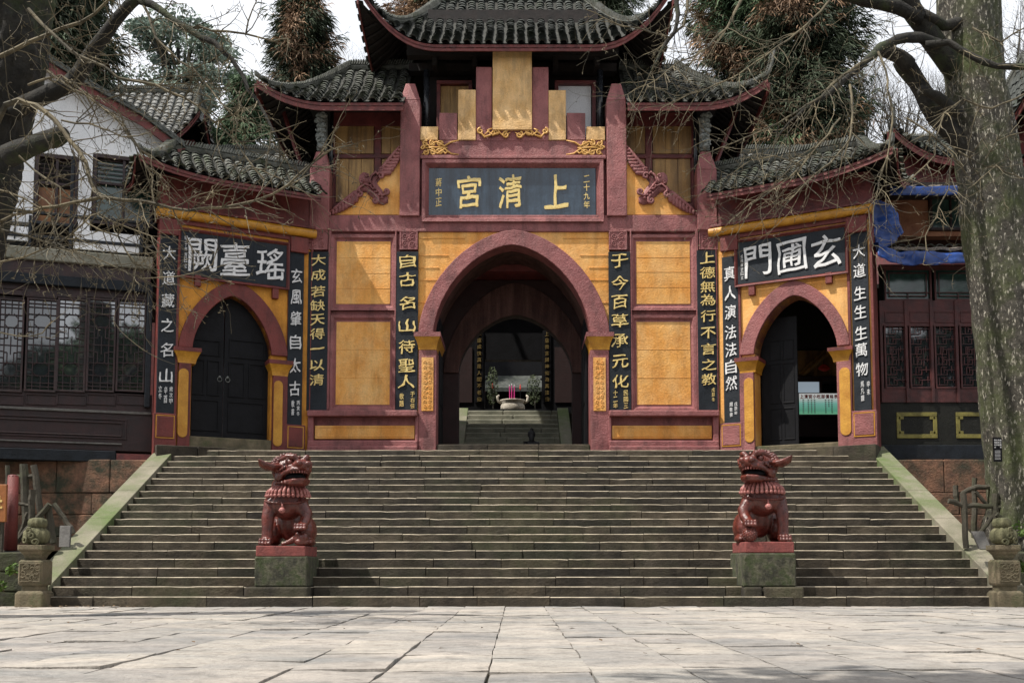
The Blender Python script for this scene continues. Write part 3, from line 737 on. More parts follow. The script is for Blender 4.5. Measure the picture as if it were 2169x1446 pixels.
# tower body behind the parapet
m = MB()
a, b, c, d = r(905, 1268, 100, 300, 1.2)
m.box(a, b, 1.25, 3.0, 5.0, d + 1.0); m.build('tower_wall', 'soffit', G)
m = MB()
for (xa, xb, ya, yb, mt) in ((925, 1000, 172, 300, 0), (1175, 1262, 172, 300, 0)):
    a, b, c, d = r(xa, xb, ya, yb, .9); frame_bars(m, a, b, c, d, .09, .85, 1.26)
m.build('tower_window_frame', 'redwood', G, bevel=.01)
m = MB(); a, b, c, d = r(932, 995, 182, 300, .95); 
for i in range(3): m.box(a + (b - a) * i / 3 + .004, a + (b - a) * (i + 1) / 3 - .004, .97 + .005 * (i % 2), 1.2, c, d)
m.build('plank_shutter', 'wood', G)
m = MB(); a, b, c, d = r(1182, 1252, 182, 300, .95); m.box(a, b, .97, 1.2, c, d); o = m.build('white_shutter_panel', 'whitewall', G)
m = MB(); a, b, c, d = r(888, 1284, 96, 130, .4); m.box(a - .3, b + .3, .35, .6, d - .28, d); m.box(a - .3, b + .3, .9, 1.2, c, c + .2)
for xx in (915, 1000, 1172, 1260):
    a, b, _, _ = r(xx, xx + 10, 100, 180, .4); m.box(a, b, .4, .9, c - .1, d)
m.build('tower_eave_beam', 'soffit', G)
# side body of the loft (dark core) so that the roofs rest on something
m = MB(); 
for s in (-1, 1):
    m.box(s * 2.6, s * 4.4, .7, 3.6, 3.5, 6.95)
m.build('loft_core', 'soffit', G)
# upper roof
t = froot('upper_roof', Frame(0, 24.6, 0, 0)); t.parent = G; t.location = (0, 0, -3.15)
Pz = at(1090, 92, 24.15).z
roof(t, -3.58, 3.58, 24.15 - 24.6, 29.7 - 24.6, Pz - .0, 2.55, hipL=1.72, hipR=1.8, liftL=1.15, liftR=1.15, w=.255, pitch=.105, tile='tiledk', horn=.9, seed=3, out=.35, fascia=.14, curve=.25, ridge_h=.2)
m = MB(); 
yr = 26.92 - 24.6; zr = Pz + 2.6
m.box(-1.7, 1.75, yr - .06, yr + .06, zr, zr + .22); m.box(-.28, -.18, yr - .09, yr + .09, zr + .2, zr + .55)
m.hexa([(-.28, yr - .09, zr + .2), (.15, yr - .09, zr + .2), (.15, yr + .09, zr + .2), (-.28, yr + .09, zr + .2), (-.05, yr - .05, zr + .75), (.05, yr - .05, zr + .75), (.05, yr + .05, zr + .75), (-.05, yr + .05, zr + .75)])
m.build('ridge_ornament', 'tiledk', t, bevel=.02)
# side roofs
zl = at(700, 222, 24.0).z + .08
tL = empty('side_roof', (0, 0, -3.15)); tL.parent = G
roof(tL, -5.95, -2.60, -.6, 3.6, zl, 1.75, hipL=1.75, liftL=.45, w=.27, pitch=.115, tile='tile', horn=.06, seed=5, curve=.5, fascia=.17)
tR = empty('side_roof', (0, 0, -3.15)); tR.parent = G
roof(tR, 2.60, 5.8, -.6, 3.6, zl, 1.75, hipR=1.75, liftR=.48, w=.27, pitch=.115, tile='tile', horn=.38, seed=6, curve=.5, fascia=.17)
# struts under the right side eave
m = MB(); P0 = FG.uz(1512, 330, .6); P1 = FG.uz(1560, 235, .6); m.tube([(P0[0], .6, P0[1] - .3), (P1[0], .6, P1[1])], .05, 4)
P0 = FG.uz(640, 330, .6); P1 = FG.uz(600, 235, .6); m.tube([(P0[0], .6, P0[1] - .3), (P1[0], .6, P1[1])], .05, 4)
m.build('eave_strut', 'redwood', G)
# ------------------------------------------------------------------ boards with writing
def board(F, name, label, cat, quad, chars, mcol, small=None, horiz=False, off=-.06, th=.05, bm='board', size=None, seams=0, group=None, cs=None, wt=.006, top_pad=.0, frame=None, chw=.70, cur=1.0):
    """quad: photo points TL, TR, BR, BL of the board; chars with centre rows"""
    TLp, TRp, BRp, BLp = quad
    L = [F.uz(*q, off) for q in quad]
    u0 = (L[0][0] + L[3][0]) / 2; u1 = (L[1][0] + L[2][0]) / 2; z1 = (L[0][1] + L[1][1]) / 2; z0 = (L[2][1] + L[3][1]) / 2
    cen = F.O + F.U * ((u0 + u1) / 2)
    e = empty(name, (cen.x, cen.y, F.z0 + z0), F.a, label, cat, group); dx = -(u0 + u1) / 2; dz = -z0
    m = MB(); m.box(u0 + dx, u1 + dx, off, off + th, 0, z1 - z0)
    k = seams
    for i in range(1, k + 1):
        x = u0 + dx + (u1 - u0) * i / (k + 1) * 1.02; m.box(x - .008, x + .008, off - .004, off + .01, .01, z1 - z0 - .01)
    m.build('board', bm, e, bevel=.008)
    w, h = u1 - u0, z1 - z0
    t = MB(); n = len(chars)
    for i, ch in enumerate(chars):
        f = cs[i] if cs else (i + .5) / n
        if horiz: text_into(t, ch, -w / 2 + w * f, h * .5, w * chw / n, h * (size or .8), off, .022, wt, seed=i * 3 + 1, cur=cur)
        else: text_into(t, ch, 0, h * (1 - f), w * chw, h * (size or .075), off, .018, wt, seed=i * 5 + 2, cur=cur)
    for (tx, fx, fy0, fy1, sw) in (small or []):
        for i, ch in enumerate(tx):
            text_into(t, ch, -w / 2 + w * fx, h * (1 - (fy0 + (fy1 - fy0) * (i + .5) / len(tx))), sw, (fy1 - fy0) * h / len(tx) * .8, off, .008, .008, seed=i)
    t.build('lettering', mcol, e)
    if frame:
        f = MB(); bevel_frame(f, u0 + dx - frame, u1 + dx + frame, -frame, h + frame, frame, off - .06, off + .0); f.build('board_frame', 'red', e)
    return e
def vq(x0, x1, y0, y1): return ((x0, y0), (x1, y0), (x1, y1), (x0, y1))
def rows(y0, y1, ys): return [(y - y0) / (y1 - y0) for y in ys]
board(FG, 'name_plaque', 'wide glossy slate plaque with three big gold characters above the main arch', 'plaque', vq(908, 1262, 356, 457), '宮清上', 'gold', horiz=True, off=.03, bm='plaque',
      cs=[.243, .488, .762], size=.66, chw=.42, seams=3, wt=.012, small=[('二十九年', .945, .14, .86, .14), ('蔣中正', .06, .2, .82, .14)])
board(FG, 'couplet_board', 'black couplet board with nine regular gold characters at the left edge of the gate', 'couplet board', vq(651, 694, 533, 869), '大成若缺天得一以清', 'gold',
      cs=rows(533, 869, [551, 583, 618, 648, 678, 708, 739, 774, 805]), size=.068, group='gold lettered couplet boards on the gate')
board(FG, 'couplet_board', 'black couplet board with flowing gold script directly left of the main arch', 'couplet board', vq(839, 885, 533, 869), '自古名山待聖人', 'gold',
      cs=rows(533, 869, [554, 593, 642, 690, 735, 775, 808]), size=.082, cur=1.8, chw=.74, small=[('于右任', .78, .88, .99, .1), ('敬題', .28, .89, .98, .1)], group='gold lettered couplet boards on the gate')
board(FG, 'couplet_board', 'black couplet board with flowing gold script directly right of the main arch', 'couplet board', vq(1290, 1336, 533, 869), '于今百草承元化', 'gold',
      cs=rows(533, 869, [553, 600, 640, 680, 722, 766, 808]), size=.082, cur=1.8, chw=.74, small=[('民國三', .75, .87, .99, .1), ('十二年', .27, .87, .99, .1)], group='gold lettered couplet boards on the gate')
board(FG, 'couplet_board', 'black couplet board with nine regular gold characters at the right edge of the gate', 'couplet board', vq(1478, 1522, 530, 868), '上德無為行不言之教', 'gold',
      cs=rows(530, 868, [546, 578, 608, 636, 670, 706, 740, 773, 804]), size=.070, small=[('戊辰冬', .7, .86, .95, .07)], group='gold lettered couplet boards on the gate')

# ------------------------------------------------------------------ slanting side gates
def wing(side):
    if side < 0:
        F = Frame(-7.8, 23.0, math.atan2(1.6, 3.05), 3.15); Lw = math.hypot(3.05, 1.6)
        lab = 'left slanting side gate with closed black doors in a pointed arch'
        d = dict(door=(408, 575, 628, 745), ring=(379, 609, 597, 745), imp=((376, 414, 738, 770), (575, 608, 765, 797)), pier=((376, 402, 752), (576, 607, 780)),
                 ypan=((377, 398, 780, 926), (579, 598, 806, 945)), sq=((328, 370, 879, 930), (607, 643, 903, 951)), mould=(500, 486), pend=((411, 424, 585, 608), (575, 588, 612, 634)))
    else:
        F = Frame(4.68, 24.6, math.atan2(-1.7, 3.12), 3.15); Lw = math.hypot(3.12, 1.7)
        lab = 'right slanting side gate with an open pointed arch and brighter yellow walls'
        d = dict(door=(1597, 1773, 626, 742), ring=(1567, 1799, 595, 742), imp=((1569, 1602, 759, 790), (1766, 1799, 737, 766)), pier=((1569, 1599, 775), (1775, 1806, 750)),
                 ypan=((1577, 1597, 800, 937), (1779, 1802, 778, 922)), sq=((1529, 1571, 899, 947), (1808, 1855, 873, 926)), mould=(1680, 481), pend=((1588, 1601, 606, 627), (1750, 1764, 579, 602)))
    g = froot('side_gate', F, label=lab, cat='side gate')
    R_ = F.rect; th = .45
    ztop = F.uz(*d['mould'])[1]
    a, b, c, dd = R_(*d['door'])
    inn = arch_pts(a, b, c, dd, p=1.55, q=.6)
    a2, b2, _, d2 = R_(*d['ring']); out = arch_pts(a2, b2, c, d2, p=1.6, q=.58)
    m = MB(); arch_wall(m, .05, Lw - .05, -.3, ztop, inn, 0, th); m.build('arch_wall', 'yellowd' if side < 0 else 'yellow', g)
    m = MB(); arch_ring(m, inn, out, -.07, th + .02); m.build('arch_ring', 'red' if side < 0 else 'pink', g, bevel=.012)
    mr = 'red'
    # red uprights, rails and plinth corners
    m = MB()
    def wl(x, y): return F.uz(x, y)[0]
    lo, hi = (0, Lw)
    for (xa, xb, pc, yy) in [(p_[0], p_[1], 0, p_[2]) for p_ in d['pier']]:
        q = MB(); u0, u1 = F.uz(xa, 850)[0], F.uz(xb, 850)[0]; q.box(u0, u1, -.08, th + .03, -.3, F.uz((xa + xb) / 2, yy)[1]); q.build('arch_pier', mr if side < 0 else 'pink', g, bevel=.012)
    for (xa, xb, ya, yb) in d['imp']:
        u0, u1, z0, z1 = R_(xa, xb, ya, yb); mc, mt = MB(), MB(); impost(mc, mt, u0, u1, -.08, th, z0, z1)
        o = mc.build('impost', 'ochre', g); mt.build('impost_slab', mr, o)
    for (xa, xb, ya, yb) in d['ypan']:
        u0, u1, z0, z1 = R_(xa, xb, ya, yb, -.08); w = (u1 - u0) / 2; uc = (u0 + u1) / 2
        pl = [(uc + w * math.cos(t), z0 + w + w * math.sin(t)) for t in [math.pi + math.pi * i / 8 for i in range(9)]] + [(uc + w * math.cos(t), z1 - w + w * math.sin(t)) for t in [math.pi * i / 8 for i in range(9)]]
        q = MB(); q.prism(pl, -.1, -.05); q.build('yellow_pier_panel', 'ochre2', g, bevel=.006)
    for (xa, xb, ya, yb) in d['sq']:
        u0, u1, z0, z1 = R_(xa, xb, ya, yb, -.06); q = MB(); q.box(u0 - .03, u1 + .03, -.09, .1, -.3, z1 + .04); q.box(u0 + .03, u1 - .03, -.11, -.07, z0 + .05, z1 - .03); o = q.build('plinth_block', mr if side < 0 else 'pink', g, bevel=.012)
        q = MB(); frame_bars(q, u0 + .01, u1 - .01, z0 + .02, z1, .02, -.105, -.06); q.build('ochre_line', 'ochre', o)
    # strips beside the boards
    cols = (0.0, .055), (Lw - .055, Lw)
    for a_, b_ in cols: m.box(a_, b_, -.05, th, .0, ztop)
    s1 = (F.uz(370, 680)[0], F.uz(378, 680)[0]) if side < 0 else (F.uz(1566, 720)[0], F.uz(1571, 720)[0])
    s2 = (F.uz(608, 700)[0], F.uz(613, 700)[0]) if side < 0 else (F.uz(1796, 640)[0], F.uz(1802, 640)[0])
    for a_, b_ in (s1, s2): m.box(a_, b_, -.05, .1, .6, ztop)
    m.box(0, Lw, -.045, .1, ztop - .07, ztop + .02)
    m.build('red_strip', mr, g, bevel=.008)
    # rail under the name board
    # moulding and upper wall
    q = MB(); n = 8
    for i in range(n):
        t0, t1 = math.pi * (i / n - .5), math.pi * ((i + 1) / n - .5)
        q.hexa([(-.1, -.1 - .09 * math.cos(t0), ztop + .13 + .1 * math.sin(t0)), (Lw + .03, -.1 - .09 * math.cos(t0), ztop + .13 + .1 * math.sin(t0)), (Lw + .03, .1, ztop + .13 + .1 * math.sin(t0)), (-.1, .1, ztop + .13 + .1 * math.sin(t0)),
                (-.1, -.1 - .09 * math.cos(t1), ztop + .13 + .1 * math.sin(t1)), (Lw + .03, -.1 - .09 * math.cos(t1), ztop + .13 + .1 * math.sin(t1)), (Lw + .03, .1, ztop + .13 + .1 * math.sin(t1)), (-.1, .1, ztop + .13 + .1 * math.sin(t1))])
    q.build('yellow_moulding', 'ochre', g)
    q = MB(); q.box(-.08, Lw, -.06, th, ztop + .02, ztop + .04); q.box(-.06, Lw, -.16, .2, ztop + .232, ztop + .29); q.box(-.02, Lw, -.03, th, ztop + .28, ztop + 1.0)
    q.build('upper_wall', 'red' if side < 0 else 'redwood', g, bevel=.01)
    for (xa, xb, ya, yb) in d['pend']:
        u0, u1, z0, z1 = R_(xa, xb, ya, yb); q = MB(); q.box(u0, u1, -.11, .02, z0, z1); q.build('pendant_block', mr, g, bevel=.01)
    # top corner blocks
    for (uu) in (s1, s2):
        q = MB(); w_ = .0; c_ = (uu[0] + uu[1]) / 2
        out_ = -1 if c_ < Lw / 2 else 1
        q.box(min(c_, c_ + out_ * .42), max(c_, c_ + out_ * .42), -.12, .02, ztop - .36, ztop); q.build('corner_block', mr, g, bevel=.015)
    # threshold
    q = MB(); zz = F.uz(480, 927)[1] if side < 0 else F.uz(1690, 940)[1]; q.box(a - .05, b + .05, -.02, .5, -.3, zz); q.build('door_sill', 'pillar', g, bevel=.02)
    # doors
    if side < 0:
        q = MB(); uc = F.uz(478, 800)[0]
        hd_ = MB()
        for sx in (-1, 1):
            hx = uc + sx * .09; hz_ = F.uz(478, 800)[1]; hd_.ell((hx, .21, hz_ + .05), (.03, .02, .03), 10, 6); hd_.tube([(hx + .05 * math.sin(t), .195, hz_ + .05 * math.cos(t) - .01) for t in [i * .5236 for i in range(13)]], .007, 6)
        hd_.build('door_ring', 'conc', g, smooth=True)
        P = arch_pts(a - .02, b + .02, c, dd + .02, p=1.55, q=.6)
        for (x0, x1) in ((a - .02, uc - .01), (uc + .01, b + .02)):
            top = [(x, z) for x, z in P if x0 <= x <= x1]
            zi = lambda x: next((p[1] + (x - p[0]) / (p2[0] - p[0]) * (p2[1] - p[1]) for p, p2 in zip(P[:-1], P[1:]) if p[0] <= x <= p2[0]), c)
            poly = [(x0, zz), (x1, zz), (x1, zi(x1 - 1e-4))] + top[::-1] + [(x0, zi(x0 + 1e-4))]
            cl = [poly[0]]
            for p_ in poly[1:]:
                if abs(p_[0] - cl[-1][0]) + abs(p_[1] - cl[-1][1]) > 1e-3: cl.append(p_)
            q = MB(); q.prism(cl, .22, .28)
            h_ = dd - zz
            w_ = x1 - x0
            for (fa, fb) in ((.05, .27), (.30, .55), (.58, .80)):
                for (ga, gb) in ((.1, .46), (.54, .9)) if fb < .6 and fa > .1 else ((.1, .9),):
                    xa_, xb_ = x0 + w_ * ga, x0 + w_ * gb; zb_ = min(zz + h_ * fb, zi(xa_) - .1, zi(xb_) - .1); frame_bars(q, xa_, xb_, zz + h_ * fa, zb_, .03, .195, .225)
            q.build('door_leaf', 'black', g, bevel=.006)
    else:
        # one leaf folded open inside, at the left jamb
        q = MB(); q.box(a + .05, a + .11, .5, 1.6, zz, dd - .15)
        for (fa, fb) in ((.05, .27), (.30, .62), (.66, .9)): 
            q.box(a + .11, a + .125, .6, 1.5, zz + (dd - zz) * fa, zz + (dd - zz) * fb)
        q.box(a + .02, F.uz(1690, 800, .5)[0], .47, .52, zz, dd - .35)
        x0, x1 = a + .12, F.uz(1690, 800, .5)[0]
        for (fa, fb) in ((.05, .27), (.30, .58), (.60, .74)):
            for (ga, gb) in ((.12, .48), (.54, .9)): frame_bars(q, x0 + (x1 - x0) * ga, x0 + (x1 - x0) * gb, zz + (dd - zz) * fa, zz + (dd - zz) * fb, .03, .455, .475)
        q.build('door_leaf', 'black', g, bevel=.006)
    # roof
    rt = empty('wing_roof', (0, 0, 0)); rt.parent = g
    if side < 0:
        roof(rt, -.62, Lw + .15, -.75, 1.5, ztop + .86, .88, hipL=.9, liftL=.20, w=.24, pitch=.11, tile='tile', horn=.08, seed=11, curve=.5, fascia=.12, clip=(-.7, Lw + .12), out=.2)
    else:
        roof(rt, -.15, Lw + .62, -.75, 1.5, ztop + .86, .88, hipR=.9, liftR=.28, w=.24, pitch=.11, tile='tile', horn=.12, seed=12, curve=.55, fascia=.14, clip=(-.12, Lw + .7), out=.2)
    return F, g, Lw, ztop
M['ochre2'] = mat('ochre_plaster_panel', (.60, .30, .035), (.46, .20, .018), 3, .6, .4, 26)
FL, GL, LL, ZTL = wing(-1)
FR, GR, LR, ZTR = wing(1)
board(FL, 'name_board', 'black board with three big white characters over the left side arch', 'name board', ((383, 484), (607, 524), (607, 607), (383, 583)), '闕臺瑤', 'white', horiz=True, off=-.07, size=.74, chw=.8, seams=2, wt=.005,
      cs=[.2, .5, .84], small=[('甲子年吉日立', .045, .1, .85, .06)], frame=.06)
board(FR, 'name_board', 'black board with three big white characters over the right side arch', 'name board', ((1562, 514), (1790, 481), (1790, 573), (1562, 604)), '門圃玄', 'white', horiz=True, off=-.07, size=.72, chw=.78, seams=2, wt=.005,
      cs=[.2, .52, .83], small=[('壬戌年吉日立', .045, .3, .9, .06)], frame=.06)
board(FL, 'couplet_board', 'black couplet board of white characters at the far left beside the closed doors', 'couplet board', ((342, 488), (378, 492), (369, 876), (329, 873)), '大道藏之名山', 'white',
      cs=rows(490, 875, [537, 590, 638, 690, 742, 797]), size=.075, small=[('歲次甲', .8, .85, .95, .07), ('辛酉', .5, .85, .95, .07), ('立冬', .2, .85, .93, .07)], off=-.055, group='white lettered couplet boards on the side gates')
board(FL, 'couplet_board', 'black couplet board of white characters between the closed doors and the central gate', 'couplet board', ((613, 522), (644, 524), (640, 901), (606, 899)), '玄風肇自太古', 'white',
      cs=rows(520, 900, [583, 628, 674, 724, 774, 823]), size=.08, small=[('丙寅冬', .75, .86, .95, .07), ('敬書', .4, .86, .95, .07)], off=-.055, group='white lettered couplet boards on the side gates')
board(FR, 'couplet_board', 'black couplet board of white characters between the central gate and the open side arch', 'couplet board', ((1527, 545), (1560, 541), (1570, 896), (1536, 899)), '真人演法法自然', 'white',
      cs=rows(543, 898, [580, 622, 662, 705, 742, 778, 812]), size=.082, small=[('戊辰年', .75, .87, .95, .07), ('周敬書', .45, .87, .96, .07)], off=-.055, group='white lettered couplet boards on the side gates')
board(FR, 'couplet_board', 'black couplet board of white characters at the far right beside the open side arch', 'couplet board', ((1798, 472), (1832, 466), (1850, 869), (1812, 873)), '大道生生生萬物', 'white',
      cs=rows(470, 870, [534, 575, 622, 662, 706, 742, 782]), size=.07, small=[('辛未', .85, .84, .92, .07), ('馬凡題', .5, .84, .95, .07)], off=-.055, group='white lettered couplet boards on the side gates')
# ------------------------------------------------------------------ staircase
SX0, SX1 = -7.45, 7.72
TR, RI, NST = .32, .15, 21
Y1 = 16.82
st = empty('stone_staircase', (0, Y1, 0), label='broad flight of worn mossy stone steps rising to the temple gate', cat='staircase')
rg = random.Random(4)
for n in range(NST):
    m = MB(); z0, z1 = RI * n, RI * (n + 1); y0 = TR * n
    ex = .0
    xa, xb = (SX0, SX1) if n else (SX0 - .22, SX1 + .28)
    if n == 20: xb = SX1; 
    x = xa
    if n == 0: z0 = -.1
    while x < xb - .01:
        w = rg.uniform(.8, 1.9)
        if xb - (x + w) < .7: w = xb - x
        dy = rg.uniform(-.008, .008); dz = rg.uniform(-.005, .005)
        # front edge broken into short lengths so that the nosing is worn
        k = max(3, int(w / .14)); ys = [dy + rg.uniform(-.0025, .0025) + (rg.uniform(0, .02) if rg.random() < .12 else 0) for _ in range(k + 1)]
        zs = [z1 + dz + rg.uniform(-.001, .001) - (rg.uniform(0, .010) if rg.random() < .12 else 0) for _ in range(k + 1)]
        g = rg.uniform(.003, .009); depth = TR + (.06 if n < NST - 1 else 3.0)
        vs = []; fs = []
        for i in range(k + 1):
            xx = x + g + (w - 2 * g) * i / k
            vs += [(xx, y0 + ys[i], z0), (xx, y0 + ys[i], zs[i] - .012), (xx, y0 + ys[i] + .018, zs[i]), (xx, y0 + depth, z1 + dz), (xx, y0 + depth, z0)]
        for i in range(k):
            a = i * 5
            for j in range(4): fs.append((a + j, a + 5 + j, a + 6 + j, a + 1 + j))
        fs += [(0, 1, 2, 3, 4), tuple(k * 5 + j for j in (4, 3, 2, 1, 0))]
        m.add(vs, fs); x += w
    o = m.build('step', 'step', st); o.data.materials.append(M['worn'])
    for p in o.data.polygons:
        if abs(p.normal.z) > .4 and p.normal.y < -.3: p.material_index = 1  # chamfer gets the worn colour with its painted sun catch
# side ramps
for s, xi, xo, nm in ((-1, SX0 + .05, SX0 - .36, 'side_ramp'), (1, SX1 - .05, SX1 + .36, 'side_ramp')):
    m = MB(); xa, xb = min(xi, xo), max(xi, xo)
    y0_, y1_ = .24, TR * 21 - .1
    z = lambda y: RI * (y / TR) + .20
    K = 5
    for i in range(K):
        a, b = y0_ + (y1_ - y0_) * i / K + .004, y0_ + (y1_ - y0_) * (i + 1) / K - .004
        m.hexa([(xa, a, -.1), (xb, a, -.1), (xb, b, -.1), (xa, b, -.1), (xa, a, z(a)), (xb, a, z(a)), (xb, b, z(b)), (xa, b, z(b))])
    m.build(nm, 'ramp', st, bevel=.012)
for F_, s in ((FL, -1), (FR, 1)):   # slanting ledge below the side gates
    pass
# ledges along the side gates
for F_, L_ in ((FL, LL), (FR, LR)):
    m = MB(); c = F_.O + F_.U * (L_ / 2)
    e = empty('stone_ledge', (c.x, c.y, 3.15), F_.a, 'low %s stone ledge under the %s side gate at the top of the stairs' % (('greenish', 'left') if F_ is FL else ('pale worn', 'right')), 'ledge')
    for i in range(4):
        a, b = -L_ / 2 - .02 + (L_ + .04) * i / 4 + .003, -L_ / 2 - .02 + (L_ + .04) * (i + 1) / 4 - .003
        m.box(a, b, -.30, .3, -1.0, .07, j=.006)
    m.build('ledge_course', 'step', e, bevel=.012)

# ------------------------------------------------------------------ paving slabs
def S_(o): o['kind'] = 'structure'; return o
pv = mat('pale_paving_slab', (.48, .43, .375), (.31, .285, .255), .9, .85, 1.0, 13, dirt=.4, stain=(.17, .185, .19), stain_amt=.7, stain_sc=(.5, 1.3, 1), lo=.3, hi=.7)
nt = pv.node_tree; bs = [n for n in nt.nodes if n.type == 'BSDF_PRINCIPLED'][0]
src = bs.inputs['Base Color'].links[0].from_socket
isl = nd(nt, 'ShaderNodeNewGeometry').outputs['Random Per Island']
nt.links.new(mixc(nt, 1.0, src, ramp(nt, isl, [(0, (.84, .84, .86)), (1, (1.06, 1.05, 1.03))]), 'MULTIPLY'), bs.inputs['Base Color'])
tc = nd(nt, 'ShaderNodeTexCoord').outputs['Object']
src = bs.inputs['Base Color'].links[0].from_socket
cr = ramp(nt, noisef(nt, tc, 9.0, 8, .75, (.35, 1.6, 1)), [(.36, (.25, .24, .23)), (.41, (1, 1, 1))])
nt.links.new(mixc(nt, .8, src, cr, 'MULTIPLY'), bs.inputs['Base Color'])
m = MB(); rg = random.Random(9)
x = -17.0; ci = 0
while x < 17:
    w = .60 + rg.uniform(-.03, .03); y = 1.2 + rg.uniform(0, 1)
    while y < Y1 - .02:
        l = rg.uniform(.75, 1.6); ye = min(y + l, Y1 - .01)
        if Y1 - ye < .35: ye = Y1 - .01
        g = rg.uniform(.002, .009); dz = rg.uniform(-.008, .006)
        nx, ny = 3, max(3, int((ye - y) / .25)); b = len(m.v)
        tl = rg.uniform(-.006, .006); tl2 = rg.uniform(-.004, .004)
        for i in range(nx + 1):
            for j in range(ny + 1):
                e_ = (i in (0, nx)) or (j in (0, ny)); xx = x + g + (w - 2 * g) * i / nx; yy = y + g + (ye - y - 2 * g) * j / ny
                q = .007 if e_ else 0
                if e_: xx += rg.uniform(-q, q) * (i in (0, nx)); yy += rg.uniform(-q, q) * 1.3 * (j in (0, ny))
                m.v.append((xx, yy, dz + tl * (i / nx - .5) + tl2 * (j / ny - .5) + rg.uniform(-.0025, .0025) - (rg.uniform(.0, .010) if e_ else 0)))
        for i in range(nx):
            for j in range(ny):
                a = b + i * (ny + 1) + j; m.f.append((a, a + ny + 1, a + ny + 2, a + 1))
        # sides
        per = [b + i * (ny + 1) for i in range(nx + 1)] + [b + nx * (ny + 1) + j for j in range(1, ny + 1)] + [b + i * (ny + 1) + ny for i in range(nx - 1, -1, -1)] + [b + j for j in range(ny - 1, 0, -1)]
        k = len(m.v)
        for p in per: v = m.v[p]; m.v.append((v[0], v[1], -.05))
        for i in range(len(per)): m.f.append((per[(i + 1) % len(per)], per[i], k + i, k + (i + 1) % len(per)))
        y = ye
        if ye >= Y1 - .02: break
    x += w; ci += 1
S_(m.build('stone_paving', pv))
m = MB(); m.add([(-150, -60, -.035), (150, -60, -.035), (150, 260, -.035), (-150, 260, -.035)], [(0, 1, 2, 3)]); S_(m.build('ground', 'soil'))
# terrace the temple stands on
m = MB()
m.box(-60, SX0 - .3, 22.9, 23.6, -.3, 1.0)
tb_ = MB()
tb_.box(-90, 90, 26.2, 220, -.3, 3.10)
tb_.box(SX0 - .3, -4.0, 23.6, 26.2, -.3, 3.09); tb_.box(4.0, SX1 + .3, 23.6, 26.2, -.3, 3.09); tb_.box(-90, SX0 - .3, 24.2, 26.2, -.3, 2.7); tb_.box(SX1 + .3, 90, 24.2, 26.2, -.3, 2.7)
S_(tb_.build('temple_terrace', 'soil'))
# hill behind
m = MB()
def hill(u, v):
    x = -120 + 240 * u; y = 60 + 120 * v
    return (x, y, 2.9 + v * 14 + 2.5 * math.sin(x * .07) * v + 1.5 * math.sin(x * .17 + 2) * v)
m.sheet(hill, 40, 14); S_(m.build('hill', mat('wooded_hill', (.07, .09, .05), (.03, .045, .025), .4, 1, .5, 2), smooth=True))
# mossy banks beside the stairs (planting terraces)
for s in (-1, 1):
    xo = SX0 - .38 if s < 0 else SX1 + .38
    e = empty('planting_bank', (xo + s * 6, 17.3, 0), label=('mossy planting bank left of the stairs, holding the log fence and the red post' if s < 0 else 'mossy planting bank right of the stairs, under the big trunk and log rails'), cat='bank')
    q = MB(); rg = random.Random(20 + s)
    x = 0.0
    while x < 8:   # retaining face of rough blocks
        w = rg.uniform(.5, 1.1)
        for kz in range(3):
            q.box(s * (x - 6) , s * (x + w - .01 - 6), -.02 + rg.uniform(-.02, .02), .35, -.1 + kz * .32, .21 + kz * .32, j=.015)
        x += w
    q.build('bank_wall', 'darkwall', e, bevel=.02)
    q = MB(); q.sheet(lambda u, v: (s * (-6.0 + 10 * u), .3 + 5.4 * v, .84 + .10 * math.sin(u * 14 + v * 5) * v + .05 * math.sin(v * 17)), 24, 14)
    q.build('bank_soil', 'soil', e, smooth=True)
# sandstone foundation walls under the side buildings
for s in (-1, 1):
    px = 250 if s < 0 else 1950
    top = at(px, 972, 22.9).z
    x0 = SX0 - .38 if s < 0 else SX1 + .38
    e = empty('foundation_wall', (x0 + s * 5, 22.9, .8), label=('red sandstone block foundation wall under the left building' if s < 0 else 'red sandstone block foundation wall behind the right log rails'), cat='foundation wall')
    q = MB(); rg = random.Random(31 + s); z = .0; H_ = top - .8
    hs = [H_ * .0, H_ * .22, H_ * .44, H_ * .66, H_]
    for k in range(4):
        x = 0.0 - rg.uniform(0, .4)
        while x < 12:
            w = rg.uniform(.9, 1.6); q.box(s * (max(x, 0) - 5), s * (x + w - .012 - 5), rg.uniform(-.015, .015), .5, hs[k] - (.3 if k == 0 else 0), hs[k + 1] - .01, j=.008); x += w
    q.build('wall_blocks', 'sandwall', e, bevel=.02)
# ------------------------------------------------------------------ guardian lions
def fuse(mb, voxel, name, m, parent, smooth_it=2, xf=None):
    me = bpy.data.meshes.new('f'); me.from_pydata(mb.v, [], mb.f); me.update()
    o = bpy.data.objects.new('f', me); COL.objects.link(o)
    d = o.modifiers.new('r', 'REMESH'); d.mode = 'VOXEL'; d.voxel_size = voxel; d.use_smooth_shade = True
    if smooth_it:
        s = o.modifiers.new('s', 'SMOOTH'); s.factor = .5; s.iterations = smooth_it
    bpy.context.view_layer.update(); dg = bpy.context.evaluated_depsgraph_get()
    r_ = bpy.data.meshes.new_from_object(o.evaluated_get(dg)); bpy.data.objects.remove(o)
    if xf is not None: r_.transform(xf)
    r_.materials.clear(); r_.materials.append(M[m]); r_.polygons.foreach_set('use_smooth', [True] * len(r_.polygons))
    ob = bpy.data.objects.new(name, r_); COL.objects.link(ob); ob.parent = parent
    return ob
